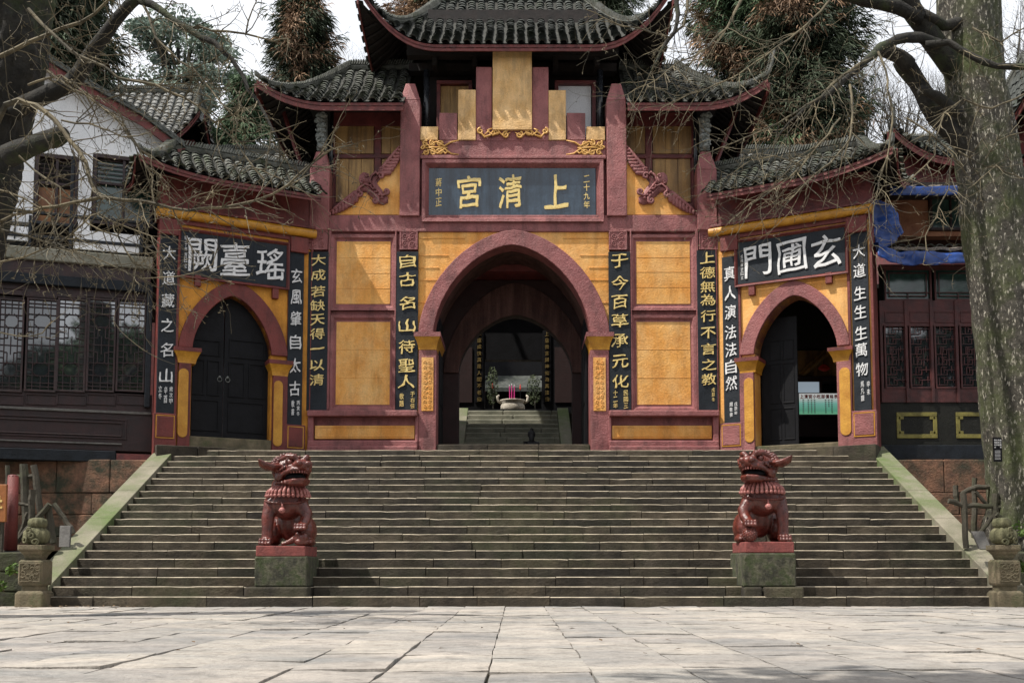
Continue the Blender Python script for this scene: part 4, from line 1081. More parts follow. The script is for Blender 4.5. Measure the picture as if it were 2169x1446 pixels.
def lion(loc, mir, ball, label):
    e = empty('guardian_lion', loc, 0, label, 'lion statue', 'glazed red guardian lions on the stairs')
    X = Matrix.Scale(-1, 4, (1, 0, 0)) if mir else Matrix.Identity(4)
    def fin(o):
        if mir: o.data.flip_normals()
        return o
    b = MB(); r_ = random.Random(3)
    b.ell((0, .04, .70), (.31, .27, .27), 20, 14); b.ell((0, .33, .42), (.22, .27, .34), 20, 14); b.ell((0, .0, .95), (.25, .25, .2), 20, 12)
    for s in (-1, 1):
        b.ell((s * .27, .40, .25), (.15, .26, .25), 16, 10); b.ell((s * .36, .22, .06), (.075, .20, .065), 12, 8); b.ell((s * .22, .0, .66), (.14, .17, .17), 12, 8)
        b.tube([(s * .1, .55, .5), (s * .15, .62, .7), (s * .05, .66, .9), (s * .12, .6, 1.0)], [.07, .08, .07, .03], 8)
    # straight leg, raised leg
    b.tube([(-.24, -.03, .68), (-.275, -.10, .45), (-.275, -.13, .25), (-.275, -.14, .09)], [.125, .105, .088, .09], 12)
    b.tube([(.24, -.03, .66), (.345, -.08, .50), (.335, -.14, .40), (.30, -.21, .33)], [.12, .10, .085, .08], 12)
    for (px_, py_, pz_) in ((-.275, -.18, .0), (.295, -.25, .235)):
        b.ell((px_, py_ + .02, pz_ + .07), (.105, .12, .075), 12, 8)
        for k in range(4):
            b.ell((px_ - .078 + .052 * k, py_ - .085, pz_ + .085), (.029, .05, .042), 8, 6); b.ell((px_ - .078 + .052 * k, py_ - .115, pz_ + .035), (.027, .035, .034), 8, 6)
    # head
    th = R(40); HM = Matrix.Translation((.06, -.05, 1.175)) @ Matrix.Rotation(th, 4, 'Z') @ Matrix.Rotation(R(-4), 4, 'X') @ Matrix.Scale(1.13, 4)
    h = MB()
    h.ell((0, .04, .05), (.245, .25, .21), 20, 14); h.ell((0, -.20, .045), (.19, .18, .085), 16, 10); h.ell((0, -.33, .075), (.135, .08, .075), 14, 8)
    for s in (-1, 1):
        h.ell((s * .075, -.40, .085), (.05, .04, .042), 10, 8); h.tube([(s * .04, -.30, .14), (s * .10, -.30, .19), (s * .17, -.22, .20), (s * .22, -.12, .16)], [.035, .045, .04, .03], 8)
        h.tube([(s * .06, -.38, -.0), (s * .14, -.32, .0), (s * .18, -.2, -.02), (s * .21, -.08, -.07)], [.028, .03, .03, .035], 8)
        q_ = 1.0 if s < 0 else .5; h.tube([(s * .18, .02, .08), (s * (.18 + .15 * q_), .0, .07), (s * (.18 + .25 * q_), -.02, .10), (s * (.18 + .33 * q_), -.03, .17)], [.13, .14, .10, .012], 10, flat=.4)
        h.ell((s * .20, -.04, -.06), (.06, .1, .09), 10, 8)
    h.ell((0, -.20, -.185), (.17, .17, .042), 16, 8); h.ell((0, .02, -.17), (.20, .20, .10), 14, 8); h.tube([(-.17, -.12, -.155), (-.12, -.30, -.15), (0, -.37, -.145), (.12, -.30, -.15), (.17, -.12, -.155)], .032, 8)
    b.add([HM @ Vector(v) for v in h.v], h.f)
    fin(fuse(b, .0125, 'body', 'lion', e, 2, X))
    # curls on the head, beard, collar, bell, eyes, teeth
    def part(name, mb_, m, head=False, sm=True):
        xf = X @ HM if head else X
        return fin(mb_.build(name, m, e, smooth=sm, xf=xf))
    c = MB()
    for i in range(8):
        el = R(8 + i * 11); n = max(3, int(15 * math.cos(el)))
        for k in range(n):
            a = R(-20) + (R(220) * k / max(n - 1, 1)) if i < 4 else 2 * math.pi * k / n
            p = Vector((.25 * math.cos(el) * math.cos(a), .04 + .255 * math.cos(el) * math.sin(a), .055 + .215 * math.sin(el)))
            c.ell(p, .030, 8, 5); c.ell(p + Vector((p.x, p.y - .04, p.z - .05)).normalized() * .022, .013, 6, 4)
    part('mane_curls', c, 'lion', True)
    c = MB()
    for s in (-1, 1): c.ell((s * .135, -.245, .115), (.048, .048, .046), 12, 8)
    part('eyes', c, 'lion', True)
    c = MB()
    for s in (-1, 1):
        pts = [(s * .135 + .064 * math.cos(t), -.262 + .02 * abs(math.cos(t)), .115 + .058 * math.sin(t)) for t in [i * math.pi / 6 for i in range(13)]]; c.tube(pts, .011, 6)
        for k in range(6): c.ell((s * (.19 + .01 * k), -.20 + .045 * k, .045 - .012 * k), .024, 7, 5)
    part('eye_rims', c, 'lion', True)
    c = MB()
    for k in range(9):
        a = R(-62 + 124 * k / 8); c.ell((.15 * math.sin(a), -.20 - .15 * math.cos(a), -.025), (.014, .012, .022), 6, 4)
    part('teeth', c, 'lionlt', True)
    c = MB(); c.ell((0, -.14, -.085), (.15, .15, .075), 12, 8); part('mouth_shade', c, 'black', True)  # black ball paints the shade inside the open mouth
    c = MB()
    for k in range(15):   # fan of beard locks
        a = R(-86 + 172 * k / 14); sx, cy = math.sin(a), -math.cos(a)
        p0 = Vector((.05 + .23 * sx, -.06 + .25 * cy, .955)); p1 = Vector((.03 + .33 * sx, -.03 + .32 * cy, .865)); p2 = Vector((.03 + .345 * sx, -.02 + .335 * cy, .80))
        c.tube([p0, p1, p2], [.02, .026, .026], 6); c.ell(p2, .033, 7, 5)
    part('beard', c, 'lionlt')
    c = MB()
    for k in range(13):
        a = R(-95 + 190 * k / 12); c.ell((.05 + .20 * math.sin(a), -.10 - .24 * math.cos(a), 1.0), (.033, .03, .028), 8, 5)
    part('jaw_beads', c, 'lion')
    c = MB(); pts = []
    for k in range(19):
        a = R(-100 + 200 * k / 18); pts.append((.335 * math.sin(a), .02 - .31 * math.cos(a), .745 - .07 * math.cos(a)))
    c.tube(pts, [.022] * 19, 6)
    for k in range(36):
        a = R(-98 + 196 * k / 35); c.ell((.352 * math.sin(a), .02 - .327 * math.cos(a), .748 - .07 * math.cos(a)), .012, 5, 4)
    part('collar', c, 'lion')
    c = MB(); c.ell((.0, -.33, .56), (.052, .05, .05), 12, 8); c.tube([(0, -.31, .67), (0, -.325, .6)], .014, 6); c.tube([(-.053, -.33, .56), (0, -.385, .555), (.053, -.33, .56)], .008, 5); part('bell', c, 'lionlt')
    c = MB()
    if ball:
        c.ell((.29, -.26, .115), .118, 20, 14)
        for i in range(110):
            z = 1 - 2 * (i + .5) / 110; q = math.sqrt(1 - z * z); a = i * 2.39996
            c.ell((.29 + .118 * q * math.cos(a), -.26 + .118 * q * math.sin(a), .115 + .118 * z), .0125, 5, 4)
        part('carved_ball', c, 'lion')
    else:
        c.ell((.27, -.18, .11), (.12, .10, .09), 12, 8); c.ell((.34, -.28, .13), (.075, .07, .07), 12, 8); c.ell((.31, -.24, .06), (.13, .09, .07), 10, 8)
        c.tube([(.2, -.2, .12), (.1, -.22, .06), (-.02, -.24, .02)], [.06, .045, .025], 8)
        for k in range(10): c.ell((.20 + .14 * r_.random(), -.30 + .05 * r_.random(), .08 + .12 * r_.random()), .03, 6, 5)
        fin(fuse(c, .012, 'lion_cub', 'lion', e, 1, X))
    # plinth under the lion (part of the cast)
    c = MB(); c.box(-.40, .38, -.34, .68, -.17, .0, j=.006); fin(c.build('red_plinth', 'lionbase', e, bevel=.015, xf=X))
    return e
M['lionlt'] = mat('worn_glazed_clay', (.42, .17, .15), (.22, .06, .05), 10, .45, .3, 30)
sc = 17.0 / 2265
for s, pxm, pyt, lb, ball in ((-1, 597, 1155, 'glazed red lion statue left of the stairs, head turned inwards, cub under its raised paw', False), (1, 1628, 1147, 'glazed red lion statue right of the stairs, head turned inwards, paw on a carved ball', True)):
    P = at(pxm, pyt, 17.0)
    lion((P.x, 17.3, P.z), s > 0, ball, lb)
    zt = P.z - .17
    e = empty('lion_pedestal', (P.x, 17.35, 0), label=('moss streaked stone block pedestal under the left lion with the cub' if s < 0 else 'greenish stone block pedestal under the right lion with the ball'), cat='pedestal', group='stone pedestals of the lions')
    m = MB(); m.box(-.42, .42, -.40, .62, .30, zt, j=.008); m.build('pedestal_block', 'mossblock', e, bevel=.025)
    m = MB()
    if s < 0: m.box(-.55, .45, -.50, .6, .1, .298)
    else: m.box(-.42, -.14, -.50, .6, .1, .298); m.box(-.12, .50, -.53, .6, .1, .298)
    m.build('pedestal_foot', 'step', e, bevel=.03)
# ------------------------------------------------------------------ pumpkin-topped stone posts at the stair foot
def post(x0, x1, label, hand):
    w = x1 - x0; xc = (x0 + x1) / 2; e = empty('stone_newel', (xc, 16.55 + w / 2, 0), label=label, cat='stone post', group='carved stone posts at the foot of the stairs')
    def sq(mb, hw, z0, z1, hw2=None, ch=.2):
        hw2 = hw2 or hw
        def oc(h, z): k = h * ch; return [(-h + k, -h, z), (h - k, -h, z), (h, -h + k, z), (h, h - k, z), (h - k, h, z), (-h + k, h, z), (-h, h - k, z), (-h, -h + k, z)]
        mb.add(oc(hw, z0) + oc(hw2, z1), [tuple(range(7, -1, -1)), tuple(range(8, 16))] + [(i, (i + 1) % 8, (i + 1) % 8 + 8, i + 8) for i in range(8)])
    h = w / 2
    m = MB(); sq(m, h * 1.14, -.1, .20, ch=.08); sq(m, h * 1.14, .20, .245, h * .95, ch=.1); sq(m, h * .8, .23, .33); m.build('post_base', 'pillar', e, bevel=.01)
    m = MB(); sq(m, h * .92, .325, .36, h * 1.0, .12); sq(m, h, .36, .69, ch=.12); sq(m, h, .69, .725, h * .85, .12)
    r_ = random.Random(5)
    for fx, fy in ((0, -1), (-hand, 0)):
        for k in range(16):
            a, b = r_.uniform(-.62, .62) * h, r_.uniform(.42, .64)
            st_ = r_.uniform(0, 6)
            pts = []
            for i in range(9):
                t = st_ + i * .6; rr = .045 * (1 - i / 12); u = a + rr * math.cos(t); z = b + rr * math.sin(t)
                pts.append((u, -h - .004, z) if fy else (fx * (h + .004), u, z))
            m.tube(pts, .011, 5)
    for z in (.39, .665):
        m.tube([(-h * .82, -h - .003, z), (h * .82, -h - .003, z)], .009, 4)
    for u in (-h * .82, h * .82): m.tube([(u, -h - .003, .39), (u, -h - .003, .665)], .009, 4)
    m.build('carved_block', 'pillar', e, bevel=.008)
    m = MB(); sq(m, h * .62, .72, .80, h * .8, .25); sq(m, h * .8, .80, .855, h * .98, .2); sq(m, h * 1.0, .855, .875, h * 1.12, .15); sq(m, h * 1.12, .875, .95, ch=.15); m.build('cap_slab', 'pillar', e, bevel=.01)
    m = MB(); m.lathe((0, 0, .95), [(.09, 0), (.165, .05), (.19, .13), (.18, .21), (.13, .26), (.10, .28)], 48, 12, .16)
    m.build('melon_body', 'finial', e, smooth=True)
    m = MB(); m.lathe((hand * .01, 0, 1.21), [(.09, 0), (.135, .04), (.14, .10), (.12, .15), (.05, .17)], 40, 10, .16); m.build('melon_top', 'finial', e, smooth=True)
    m = MB()
    for (a, z, r0, tn, st_, hd) in ((hand * -.03, 1.17, .05, 1.4, 1, 1), (hand * -.11, 1.02, .055, 1.2, 3, -1), (hand * .06, 1.0, .05, 1.3, 5, 1), (0, 1.09, .045, 1.1, 2, -1)):
        pts = []
        for i in range(16):
            t = st_ + hd * i / 15 * tn * 6.28; rr = r0 * (1 - .6 * i / 15); u = a + rr * math.cos(t); zz = z + rr * math.sin(t)
            y = -math.sqrt(max(.0, .195 ** 2 - u * u)) - .012; pts.append((u, y, zz))
        m.tube(pts, .017, 6)
    m.build('carved_vine', 'finial', e, smooth=True)
    m = MB(); m.box(-.06, .06, .26, .9, -.05, .4); 
M['finial'] = mat('mossy_carved_stone', (.17, .16, .085), (.07, .07, .035), 5, .9, .6, 30, moss=(.05, .06, .02))
post(-7.68, -7.30, 'carved stone post topped by a stone melon at the left foot of the stairs', 1)
post(7.44, 7.80, 'carved stone post topped by a stone melon at the right foot of the stairs', -1)
# ------------------------------------------------------------------ lattice window leaves
def lattice(mb, x0, x1, z0, z1, y, w=.018, style=0, seed=0):
    W_, H_ = x1 - x0, z1 - z0; d = .02
    def hb(a, b, z): mb.box(x0 + W_ * a, x0 + W_ * b, y, y + d, z0 + H_ * z - w / 2, z0 + H_ * z + w / 2)
    def vb(x, a, b): mb.box(x0 + W_ * x - w / 2, x0 + W_ * x + w / 2, y + .003, y + d + .003, z0 + H_ * a, z0 + H_ * b)
    if style == 0:
        vb(.5, 0, .16); vb(.5, .84, 1); vb(.5, .40, .60); vb(.2, 0, 1); vb(.8, 0, 1)
        for z in (.04, .08, .92, .96): hb(0, 1, z)
        for z in (.16, .30, .5, .70, .84): hb(0, 1, z)
        for z in (.22, .36, .43, .57, .64, .78): hb(0, .2, z); hb(.8, 1, z)
        for z0_ in (.23, .77):
            for s in (-1, 1):
                for q in (-1, 1):
                    a = (x0 + W_ * (.5 + s * .3), y + .005, z0 + H_ * (z0_ + q * .035)); b = (x0 + W_ * (.5 + s * .1), y + .005, z0 + H_ * (z0_ + q * .085)); mb.tube([a, b], w * .5, 4)
        vb(.35, .30, .42); vb(.65, .30, .42); vb(.35, .58, .70); vb(.65, .58, .70); hb(.2, .35, .42); hb(.65, .8, .42); hb(.2, .35, .58); hb(.65, .8, .58)
    else:
        r_ = random.Random(seed)
        for k in range(6):
            z = k / 6 + .04
            hb(.0, .55, z); hb(.4, 1, z + .08); vb(.25 if k % 2 else .15, z, z + .12); vb(.55, z, z + .08); vb(.78 if k % 2 else .85, z + .04, z + .14)
            vb(.4, z + .03, z + .11); hb(.25, .55, z + .12)
        vb(.33, .35, .65); vb(.67, .35, .65)
M['glass'] = None
def glassmat():
    m = bpy.data.materials.new('dark_reflecting_glass'); m.use_nodes = True; b = m.node_tree.nodes['Principled BSDF']
    b.inputs['Base Color'].default_value = (.02, .024, .028, 1); b.inputs['Roughness'].default_value = .04; b.inputs['Specular IOR Level'].default_value = 1.0
    b.inputs['Metallic'].default_value = .0; b.inputs['Coat Weight'].default_value = 1; b.inputs['Coat Roughness'].default_value = .03; b.inputs['Coat IOR'].default_value = 1.6
    nt = m.node_tree; bp = nd(nt, 'ShaderNodeBump'); bp.inputs['Strength'].default_value = .06
    nt.links.new(noisef(nt, nd(nt, 'ShaderNodeTexCoord').outputs['Object'], 2.5, 2), bp.inputs['Height']); nt.links.new(bp.outputs[0], b.inputs['Normal'])
    return m
M['glass'] = glassmat()
M['teal'] = mat('dim_green_glass', (.04, .085, .07), (.02, .04, .035), 3, .15, .05, 6, spec=.8)
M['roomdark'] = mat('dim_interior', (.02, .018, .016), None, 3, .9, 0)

M['glass2'] = M['glass'].copy(); M['glass2'].name = 'bright_reflecting_glass'; M['glass2'].node_tree.nodes['Principled BSDF'].inputs['Coat IOR'].default_value = 2.6
# ------------------------------------------------------------------ left building
FB = Frame(-10.9, 22.4, math.atan2(1.0, 2.95), 2.7)
B = froot('side_hall', FB, label='white gabled two storey hall with maroon lattice windows left of the gate', cat='building')
def lr(x0, x1, y0, y1, off=0.0): return FB.rect(x0, x1, y0, y1, off)
EX = 3.5   # how far the hall runs on beyond the left frame edge
def lb(mb, x0, x1, y0, y1, fo, bo, ext=True):
    a, b, c, d = lr(x0, x1, y0, y1, fo)
    if ext and x0 <= 0: a -= EX
    mb.box(a, b, fo, bo, c, d)
zsl = {}
m = MB(); lb(m, 0, 320, 556, 588, -.05, .4); lb(m, 0, 318, 606, 634, .04, .3); lb(m, 0, 322, 828, 870, .03, .35); lb(m, 0, 322, 870, 952, .0, .5)
m.build('timber_wall', 'maroon', B, bevel=.01)
m = MB(); lb(m, 0, 320, 586, 607, -.1, .3); lb(m, 309, 321, 600, 862, -.12, .2, False); lb(m, 0, 245, 951, 975, -.08, .5); 
for xx in (-60, 50, 119, 183, 245): pass
m.build('blue_black_beam', 'bluebk', B, bevel=.012)
m = MB(); lb(m, 0, 258, 934, 937, -.06, .0); lb(m, 0, 320, 866, 871, -.05, .03); m.build('sill_strip', 'grey', B)
m = MB(); a, b, c, d = lr(4, 268, 882, 926, -.02); frame_bars(m, a - 1, b, c, d, .035, -.03, .01); a, b, c, d = lr(8, 258, 890, 920, -.02); frame_bars(m, a - 1, b, c, d, .02, -.04, .01); m.build('wainscot_frame', 'maroon', B, bevel=.006)
leaf = [(-240, -190), (-180, -130), (-122, -70), (-62, -10), (-2, 46), (58, 117), (124, 179), (188, 241), (251, 304)]
for (xa, xb) in leaf:
    f = MB(); a, b, c, d = lr(xa - 4, xb + 4, 632, 830); f.box(a, a + .04, -.03, .05, c, d); f.box(b - .04, b, -.03, .05, c, d); f.box(a, b, -.025, .05, d - .04, d); f.box(a, b, -.025, .05, c, c + .04)
    a2, b2, c2, d2 = lr(xa - 4, xb + 4, 834, 857); frame_bars(f, a2, b2, c2, d2, .025, .0, .04)
    a2, b2, c2, d2 = lr(xa - 4, xb + 4, 609, 630); frame_bars(f, a2, b2, c2, d2, .02, .015, .05)
    o = f.build('window_leaf', 'maroon', B, bevel=.005)
    l_ = MB(); lattice(l_, a + .04, b - .04, c + .04, d - .04, -.005, .016); l_.build('lattice', 'maroon', o)
    g_ = MB(); g_.box(a + .04, b - .04, .04, .045, c + .04, d - .04); g_.build('pane', M['glass2'] if xa > 90 else M['glass'], o)
m = MB(); 
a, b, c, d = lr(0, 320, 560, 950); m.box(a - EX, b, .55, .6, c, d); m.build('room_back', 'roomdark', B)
# pale slab between the storeys
M['conc2'] = mat('mossy_pale_concrete', (.22, .21, .17), (.12, .12, .09), 3, .9, .4, 20)
m = MB(); lb(m, 0, 325, 531, 557, -.15, 1.0); m.build('floor_slab', 'conc2', B, bevel=.02)
M['orange_w'] = mat('orange_brown_board', (.30, .12, .03), (.16, .06, .02), 3, .5, .2, 20)
# upper storey: white gable wall with openings
OF = .35
def P2(x, y, off=OF): return FB.uz(x, y, off)
wl = MB()
def wbox(x0, x1, y0, y1): 
    a, b, c, d = lr(x0, x1, y0, y1, OF); wl.box(a - (EX if x0 <= 0 else 0), b, OF, OF + .25, c, d)
wbox(18, 71, 322, 470); wbox(166, 195, 322, 470); wbox(326, 384, 322, 352); 
poly = [P2(18, 325), P2(384, 325), P2(384, 330), P2(386, 318), P2(300, 262), P2(200, 200), P2(102, 140)]
zt = P2(102, 140)[1]; ul = P2(-60, 325)[0]; lft = [(2 * P2(60, 118)[0] - p[0], p[1]) for p in (P2(102, 140), P2(200, 200), P2(300, 262), P2(386, 318))]
za = P2(60, 114)[1]
poly = [P2(18, 325), P2(384, 325), P2(386, 318), P2(300, 262), P2(200, 200), P2(102, 140), (P2(60, 114)[0], za), (P2(10, 150)[0], P2(10, 150)[1])]
wl.prism(poly, OF + .003, OF + .25)
wbox(72, 166, 318, 327); wbox(195, 326, 318, 331)
wl.build('white_gable_wall', 'whitewall', B, bevel=.01)
m = MB()
for (x0, x1, y0, y1) in ((0, 60, 478, 508), (155, 296, 492, 532)): lb(m, x0, x1, y0, y1, .02, .1)
lb(m, 165, 190, 462, 490, .05, .12); m.build('balcony_panel', 'whitewall', B, bevel=.006)
m = MB()
for (x0, x1, y0, y1) in ((0, 330, 505, 511), (60, 160, 470, 476), (0, 330, 455, 461), (60, 66, 455, 535), (148, 155, 330, 535), (296, 304, 455, 535), (228, 232, 455, 492), (30, 33, 455, 505)): lb(m, x0, x1, y0, y1, -.02, .06)
m.build('balcony_rail', 'bluebk', B, bevel=.008)
for (x0, x1, y0, y1, pc) in ((72, 166, 327, 478, 'orangewood'), (196, 326, 331, 478, 'teal')):
    f = MB(); a, b, c, d = lr(x0, x1, y0, y1, OF); frame_bars(f, a, b, c, d, .08, OF + .02, OF + .2); f.box((a + b) / 2 - .03, (a + b) / 2 + .03, OF + .05, OF + .15, c, d); f.box(a, b, OF + .06, OF + .14, d - (d - c) * .42, d - (d - c) * .42 + .06)
    for i in range(5): f.box(a + .08, b - .08, OF + .1, OF + .13, d - .12 - i * .1, d - .1 - i * .1)
    o = f.build('upper_window', 'maroon', B, bevel=.006)
    g_ = MB(); g_.box(a + .05, b - .05, OF + .16, OF + .18, c, d - (d - c) * .45 if pc == 'orangewood' else d); g_.build('pane', 'orange_w' if pc == 'orangewood' else 'teal', o)
    if pc == 'orangewood': g_ = MB(); g_.box(a + .05, b - .05, OF + .19, OF + .2, c, d); g_.build('dark_pane', 'roomdark', o)
# barge board and verge tiles of the gable
m = MB(); v = MB()
line = [(60, 112), (102, 138), (150, 168), (200, 198), (250, 226), (300, 254), (345, 288), (392, 322)]
L3 = [Vector((FB.uz(x, y, -.05)[0], -.05, FB.uz(x, y, -.05)[1])) for x, y in line]
Lf = [Vector((2 * L3[0].x - p.x, p.y, p.z)) for p in L3[:0:-1]] + L3
for a, b in zip(Lf[:-1], Lf[1:]):
    m.hexa([a + Vector((0, 0, -.13)), b + Vector((0, 0, -.13)), b + Vector((0, .06, -.13)), a + Vector((0, .06, -.13)), a + Vector((0, 0, .08)), b + Vector((0, 0, .08)), b + Vector((0, .06, .08)), a + Vector((0, .06, .08))])
    v.hexa([a + Vector((0, -.08, .085)), b + Vector((0, -.08, .085)), b + Vector((0, 7, .085)), a + Vector((0, 7, .085)), a + Vector((0, -.08, .15)), b + Vector((0, -.08, .15)), b + Vector((0, 7, .15)), a + Vector((0, 7, .15))])
    n = 4
    for i in range(n):
        p = a.lerp(b, (i + .5) / n); v.obox(p + Vector((0, .1, .19)), .13, .34, .05, 0, -math.atan2((b - a).z, (b - a).x) + .15, random.uniform(-.08, .08))
m.build('barge_board', 'fascia', B, bevel=.008); v.build('gable_roof', 'tiledk', B)
m = MB(); a, b, c, d = lr(0, 384, 330, 560, OF + .9); m.box(a - EX, b, 1.2, 1.3, c, d); m.box(b - .1, b, .4, 7, c - 2, d - .2); m.box(a - EX, b, 1.3, 7, c, c + .1); m.build('hall_core', 'roomdark', B)

# ------------------------------------------------------------------ roofs behind the side gates
def backhall(name, label, pxa, pxb, yr, ye, Yr, Ye, tile, seed, **k):
    A, Bp = at(pxa, yr, Yr), at(pxb, yr, Yr); E_ = at((pxa + pxb) / 2, ye, Ye)
    xc = (A.x + Bp.x) / 2; e = empty(name, (xc, Yr, 3.1), label=label, cat='building')
    rise = A.z - .12 - E_.z
    roof(e, A.x - xc, Bp.x - xc, Ye - Yr, Yr - Ye, E_.z - 3.1, rise, w=.26, pitch=.12, tile=tile, seed=seed, **k)
    zlo = 4.6 if name == 'low_hall' and pxa > 1000 else .0
    m = MB(); m.box(A.x - xc + .4, Bp.x - xc - .4, Ye - Yr + .6, Yr - Ye - .6, zlo, E_.z - 3.1 + .3); m.build('hall_wall', 'redwood', e)
    return e
backhall('low_hall', 'low hall with a long grey tiled roof showing behind the left side gate', 405, 668, 318, 392, 27.6, 25.6, 'tilelt', 21, fascia=.1)
backhall('low_hall', 'low hall with a long grey tiled roof showing behind the right side gate', 1512, 1850, 318, 366, 27.6, 26.0, 'tilelt', 22, fascia=.12)
backhall('rear_hall', 'rear hall with a grey tiled roof and upturned corner behind the white gable', 120, 468, 190, 300, 33.5, 31.5, 'tilelt', 23, hipR=.8, liftR=.9, horn=.5, curve=.3, fascia=.14)
backhall('rear_hall', 'rear hall with upturned eaves seen under the arching limbs of the right tree', 1840, 2260, 292, 334, 31.5, 29.6, 'tiledk', 24, hipL=.9, liftL=.8, liftR=.3, hipR=.8, horn=.4, curve=.35, fascia=.2)
# tall dark hall at the far right edge
backhall('tall_hall', 'dark hall with a tiled roof at the far right edge behind the big trunk', 2105, 2420, 120, 200, 30.5, 27.6, 'tiledk', 25, hipL=.9, liftL=.9, horn=.5, fascia=.2)

# ------------------------------------------------------------------ right building
FQ = Frame(7.6, 23.4, 0, 2.7)
Q = froot('side_hall', FQ, label='red timber hall with dark lattice windows and blue tarpaulins right of the gate', cat='building')
def qb(mb, x0, x1, y0, y1, fo, bo, ext=True):
    a, b, c, d = FQ.rect(x0, x1, y0, y1, fo)
    if ext and x1 >= 2169: b += EX
    mb.box(a, b, fo, bo, c, d)
m = MB(); qb(m, 1866, 2169, 636, 690, -.03, .3); qb(m, 1866, 2169, 822, 852, -.02, .3); 
for xx in (1868, 1921, 1975, 2028, 2083, 2136): qb(m, xx - 3, xx + 3, 636, 852, -.06, .1)
qb(m, 1866, 2169, 560, 568, -.05, .2)
m.build('timber_frame', 'redhall', Q, bevel=.008)
m = MB(); qb(m, 1860, 2169, 852, 944, .0, .4); m.build('lower_wall', 'greenbk', Q)
m = MB(); qb(m, 1860, 2169, 942, 973, -.08, .4); m.build('base_band', 'bluebk', Q, bevel=.015)
for (xa, xb) in ((1899, 1985), (2025, 2111), (2150, 2240)):
    a, b, c, d = FQ.rect(xa, xb, 873, 928); m = MB(); frame_bars(m, a, b, c, d, .09, -.02, .02)
    for cx_ in (a + .1, b - .1):
        for cz_ in (c + .1, d - .1): m.box(cx_ - .06, cx_ + .06, -.017, .02, cz_ - .06, cz_ + .06)
    m.build('olive_panel_frame', 'olive', Q, bevel=.01)
for i, (xa, xb) in enumerate(((1873, 1920), (1926, 1973), (1979, 2027), (2033, 2081), (2087, 2134), (2140, 2190), (2195, 2245))):
    a, b, c, d = FQ.rect(xa, xb, 688, 823); f = MB(); frame_bars(f, a, b, c, d, .04, -.035, .03); a2, b2, c2, d2 = FQ.rect(xa, xb, 660, 684); frame_bars(f, a2, b2, c2, d2, .025, -.045, .0)
    o = f.build('window_leaf', 'redhall', Q, bevel=.005)
    l_ = MB(); lattice(l_, a + .03, b - .03, c + .03, d - .03, -.01, .014, 1, i); l_.build('lattice', 'redhall', o)
    g_ = MB(); g_.box(a + .03, b - .03, .05, .055, c + .03, d - .03); g_.build('pane', M['glass'], o)
    if i % 2 == 0:
        a, b, c, d = FQ.rect(xa, xb + 53, 568, 637); f = MB(); frame_bars(f, a, b, c, d, .04, -.02, .03); f.box(a + .1, b - .1, .0, .02, c + .1, c + .12); f.box(a + .1, b - .1, .0, .02, d - .12, d - .1); f.box(a + .1, a + .12, .0, .02, c + .1, d - .1); f.box(b - .12, b - .1, .0, .02, c + .1, d - .1)
        f.box(a, b, .003, .02, c + .18, c + .20); f.box((a + b) / 2 - .01, (a + b) / 2 + .01, .003, .022, c, c + .2)
        o = f.build('clerestory_window', 'redhall', Q, bevel=.004); g_ = MB(); g_.box(a, b, .05, .055, c, d); g_.build('pane', 'teal', o)
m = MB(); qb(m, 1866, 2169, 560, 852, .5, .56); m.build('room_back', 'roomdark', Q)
m = MB(); qb(m, 1850, 2169, 413, 500, 1.1, 1.4); m.build('upper_wall', 'orange', Q)
m = MB(); a, b, c, d = FQ.rect(1970, 2060, 413, 487, 1.0); frame_bars(m, a, b, c, d, .06, 1.0, 1.12); m.box((a + b) / 2 - .02, (a + b) / 2 + .02, 1.02, 1.1, c, d); o = m.build('upper_window', 'maroon', Q); g_ = MB(); g_.box(a, b, 1.07, 1.09, c, d); g_.build('pane', 'teal', o)
m = MB(); a, b, c, d = FQ.rect(1850, 2169, 405, 415, .5); m.box(a, b + EX, .2, 5, d, d + .1); m.build('upper_roof_deck', 'soffit', Q)
# lower lean-to roof with litter and tarpaulin
a, b, c, d = FQ.rect(1868, 2169, 500, 556, .2); b += EX
m = MB(); m.sheet(lambda u, v: (a + (b - a) * u, -.55 + 1.65 * v, c + .12 + (d - c) * .72 * v + .02 * math.sin(u * 90)), 60, 8); m.build('lean_to_roof', 'debris', Q, solid=.06)
m = MB()
n = int((b - a) / .22)
for i in range(n): 
    x = a + .22 * (i + .5); pts = [(x + .1 * math.cos(t), 1.05, d - .02 + .09 * math.sin(t)) for t in [math.pi * k / 6 for k in range(7)]]; m.tube(pts, .018, 4)
m.build('tile_ends', 'tile', Q)
# tarpaulins are sheets lying on the building
e = empty('tarpaulin', (FQ.O.x, 22.9, 5.5), label='crumpled blue tarpaulin hanging over the edge of the littered lean-to roof', cat='tarpaulin')
def W2(off): return lambda x, y: Vector((FQ.uz(x, y, off)[0] + 7.6 - e.location.x, 23.4 + off - e.location.y, FQ.uz(x, y, off)[1] + 2.7 - e.location.z))
def crump(p, k=1.0, s=3.0):
    n = noise.noise_vector(p * s); n2 = noise.noise_vector(p * s * 2.7); return p + n * .09 * k + n2 * .04 * k
m = MB(); f_ = W2(-.62)
top = [(1862, 515), (1885, 528), (1910, 534), (1935, 535), (1960, 536), (2000, 537), (2060, 538), (2169, 538), (2300, 538)]; bot = [(1860, 540), (1885, 556), (1910, 560), (1935, 562), (1960, 560), (2000, 559), (2060, 559), (2169, 559), (2300, 559)]
def lerpP(L_, t): 
    k = min(int(t * (len(L_) - 1)), len(L_) - 2); q = t * (len(L_) - 1) - k; return (L_[k][0] + (L_[k + 1][0] - L_[k][0]) * q, L_[k][1] + (L_[k + 1][1] - L_[k][1]) * q)
